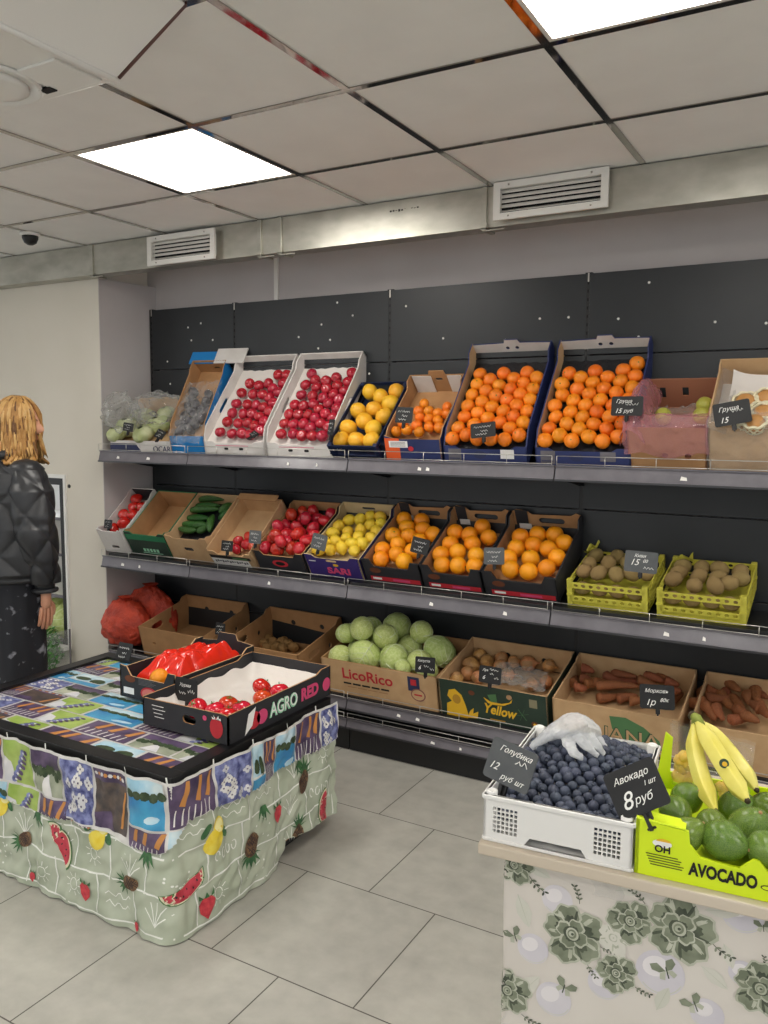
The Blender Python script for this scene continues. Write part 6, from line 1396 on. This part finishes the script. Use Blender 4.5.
for sx in (-1, 1):
    pm.lathe([(.001, -.012)]+[(.0125*cos(-1.4+i*.28), .0125*sin(-1.4+i*.28)) for i in range(11)], eye_m, 12, HM @ T(.027*sx, .068, .008) @ RX(-pi/2))
    pm.lathe([(.006, .0122), (.004, .0132), (.0002, .0135)], iris_m, 10, HM @ T(.027*sx, .068, .008) @ RX(-pi/2))
    pm.tube([HM @ Vector(p) for p in ((.012*sx, .089, .026), (.028*sx, .086, .031), (.045*sx, .073, .027))], [.003, .0035, .002], brow_m, 6)
    pm.tube([HM @ Vector((.076*sx, -.005+.018*cos(w), -.005+.028*sin(w))) for w in [i*.6 for i in range(10)]], .006, skin_m, 6)
pm.tube([HM @ Vector(p) for p in ((-.022, .077, -.054), (0, .088, -.052), (.022, .077, -.054))], [.002, .0055, .002], lip_m, 6); pm.tube([HM @ Vector(p) for p in ((-.02, .076, -.060), (0, .088, -.062), (.02, .076, -.060))], [.002, .006, .002], lip_m, 6)
person = pm.build('person', loc=(PX, PY, 0)); tag(person, 'person seen from behind in black puffer jacket, wavy golden hair, head turned aside', 'person')
# hair: an under-cap and wavy locks
hm = MB()
def cap(u, v):
    a = .75+u*(2*pi-1.5); ph = pi/2-v*2.15; r = Vector((sin(a)*.088, cos(a)*.104, 0)); 
    return HM @ Vector((r.x*cos(min(ph, 1.57)) if ph > 0 else r.x*(1+.12*-ph), r.y*cos(ph) if ph > 0 else r.y*(1+.1*-ph), .124*sin(ph) if ph > 0 else .15*ph))
hm.grid(cap, 40, 22, hair_c)
random.seed(21)
for k in range(430):
    a = random.uniform(.62, 2*pi-.62); sx, cy = sin(a), cos(a); ln = random.uniform(.85, 1.1)*(1 if abs(a-pi) < 2 else .93); am = random.uniform(.004, .011); fq = random.uniform(7, 11); ps = random.uniform(0, 6); pt = []
    top = random.uniform(.0, .35)
    for i in range(15):
        t = i/14
        if t < .5: w = top+(pi/2-top)*(t/.5); R_, z = sin(w), .128*cos(w)
        else: q = (t-.5)/.5; R_, z = 1+.14*q+.10*q**3*(1 if k % 3 else 2.2), -.165*q*ln+(.018*(q-.75)*4*.0)
        wv = am*sin(fq*t+ps)*min(1, t*2.4); rr = 1+random.uniform(-.01, .01)
        pt.append(HM @ Vector(((.092*R_+wv)*sx*rr+.006*sin(fq*t*1.3+ps)*cy*t, (.107*R_+wv)*cy*rr-.006*sin(fq*t*1.3+ps)*sx*t, z+.004)))
    hm.tube(pt, [.0035]+[random.uniform(.0052, .0078)]*12+[.005, .0015], random.choice((hair_a, hair_a, hair_a, hair_b, hair_b, hair_c)), 5)
for k in range(44):                                   # ends that flip outwards over the collar
    a = random.uniform(.7, 2*pi-.7); c0 = Vector((.108*sin(a), .122*cos(a), -.135)); pt = []
    for i in range(9): t = i/8; pt.append(HM @ (c0+Vector((sin(a), cos(a), 0))*(.04*sin(t*2.6))+Vector((cos(a), -sin(a), 0))*.04*(t-.3)+Vector((0, 0, -.055*sin(t*2.2)+.02*t))))
    hm.tube(pt, [.008]*6+[.007, .005, .002], random.choice((hair_b, hair_a)), 5)
hm.build('hair', person)
# puffer jacket
jm = MB()
def quilt(a, z, n=5): return .021*min(abs(sin(n*a*.5+z*13)), abs(sin(n*a*.5-z*13)))**.38
def torso(u, v):
    a = u*2*pi; z = .845+v*.575; p = [(0, .205, .145), (.06, .222, .158), (.35, .208, .15), (.7, .215, .148), (.86, .185, .125), (.94, .10, .095), (1, .082, .088)]
    for (t0, w0, d0), (t1, w1, d1) in zip(p, p[1:]):
        if t0 <= v <= t1: f = (v-t0)/(t1-t0); w, d = w0+(w1-w0)*f, d0+(d1-d0)*f; break
    q = quilt(a, z) if .05 < v < .93 else 0
    return Vector(((w+q)*sin(a), -.012+(d+q)*cos(a)+.012*noise.noise(Vector((sin(a)*2, z*5, cos(a)))), z))
jm.grid(torso, 150, 110, jacket_m)
jm.tube([(.205*sin(a), -.012+.145*cos(a), .85) for a in [i*2*pi/40 for i in range(40)]], .014, jacket_m, 8, closed=True)
jm.tube([(.088*sin(a), .092*cos(a), 1.425+.01*cos(a)) for a in [i*2*pi/30 for i in range(30)]], .026, jacket_m, 8, closed=True)
for sx in (1, -1):
    ax = [Vector(p) for p in ((.135*sx, -.01, 1.365), (.19*sx, -.02, 1.26), (.228*sx, -.03, 1.09), (.218*sx, .0, .94), (.205*sx, .03, .80))]; rs_ = [.074, .086, .078, .072, .050]
    def sl(u, v):
        t = v*4; i = min(int(t), 3); f = t-i; p = ax[i].lerp(ax[i+1], f); r = rs_[i]*(1-f)+rs_[i+1]*f; a = u*2*pi; z = p.z
        q = .018*min(abs(sin(1.5*a+z*15)), abs(sin(1.5*a-z*15)))**.38-.006*max(0, cos(z*34))**4+.007*noise.noise(Vector((a, z*9, sx)))
        if v > .95: q = -.008
        return p+Vector((cos(a)*(r+q), sin(a)*(r+q)*1.0, .35*cos(a)*0))
    jm.grid(sl, 70, 110, jacket_m)
    jm.tube([ax[4]+Vector((.048*cos(a), .048*sin(a), -.005)) for a in [i*2*pi/24 for i in range(24)]], .011, jacket_m, 8, closed=True)
    jm.lathe([(.0, -.002), (.075, .0), (.085, .02), (.05, .055), (.01, .065)], jacket_m, 20, T(.15*sx, -.012, 1.335))
jm.build('jacket', person)
tm = MB()
for sx in (1, -1):
    def lg(u, v):
        a = u*2*pi; z = .98-v*.94; c_x = .072*sx; w = .108-.012*v+.02*max(0, v-.5); d = .130-.03*v+.02*max(0, v-.5); q = .010*noise.noise(Vector((sin(a)*2.4, cos(a)*2.4, z*4+sx)))+.006*sin(a*5+z*4)*v
        return Vector((c_x+(w+q)*sin(a)*.95, -.005+(d+q)*cos(a), z))
    tm.grid(lg, 48, 50, cloth_m)
tm.build('trousers', person)
for sx in (1, -1):
    MB().grid(lambda u, v: Vector((.10*sx+(.043*sin(v*pi)**.5*(1-.25*abs(u-.35)))*cos(u*0)*(1-2*(0)) if 0 else .10*sx+.042*sin(u*2*pi)*sin(v*pi)**.6, .04+.13*cos(v*pi)*1.0, .002+max(0, .055+.05*cos(u*2*pi))*(.55+.45*(1-cos(v*pi))*.5)*sin(v*pi)**.3)), 24, 20, shoe_m).build('shoe', person)
# ================================================================== light
w = bpy.data.worlds.new('world'); SC.world = w; w.use_nodes = True
bgn = w.node_tree.nodes['Background']; bgn.inputs['Color'].default_value = lin('f0f3f6'); bgn.inputs['Strength'].default_value = .8
SC.view_settings.view_transform = 'Standard'; SC.view_settings.look = 'None'; SC.view_settings.exposure = .42; SC.view_settings.gamma = 1; SC.view_settings.use_curve_mapping = False
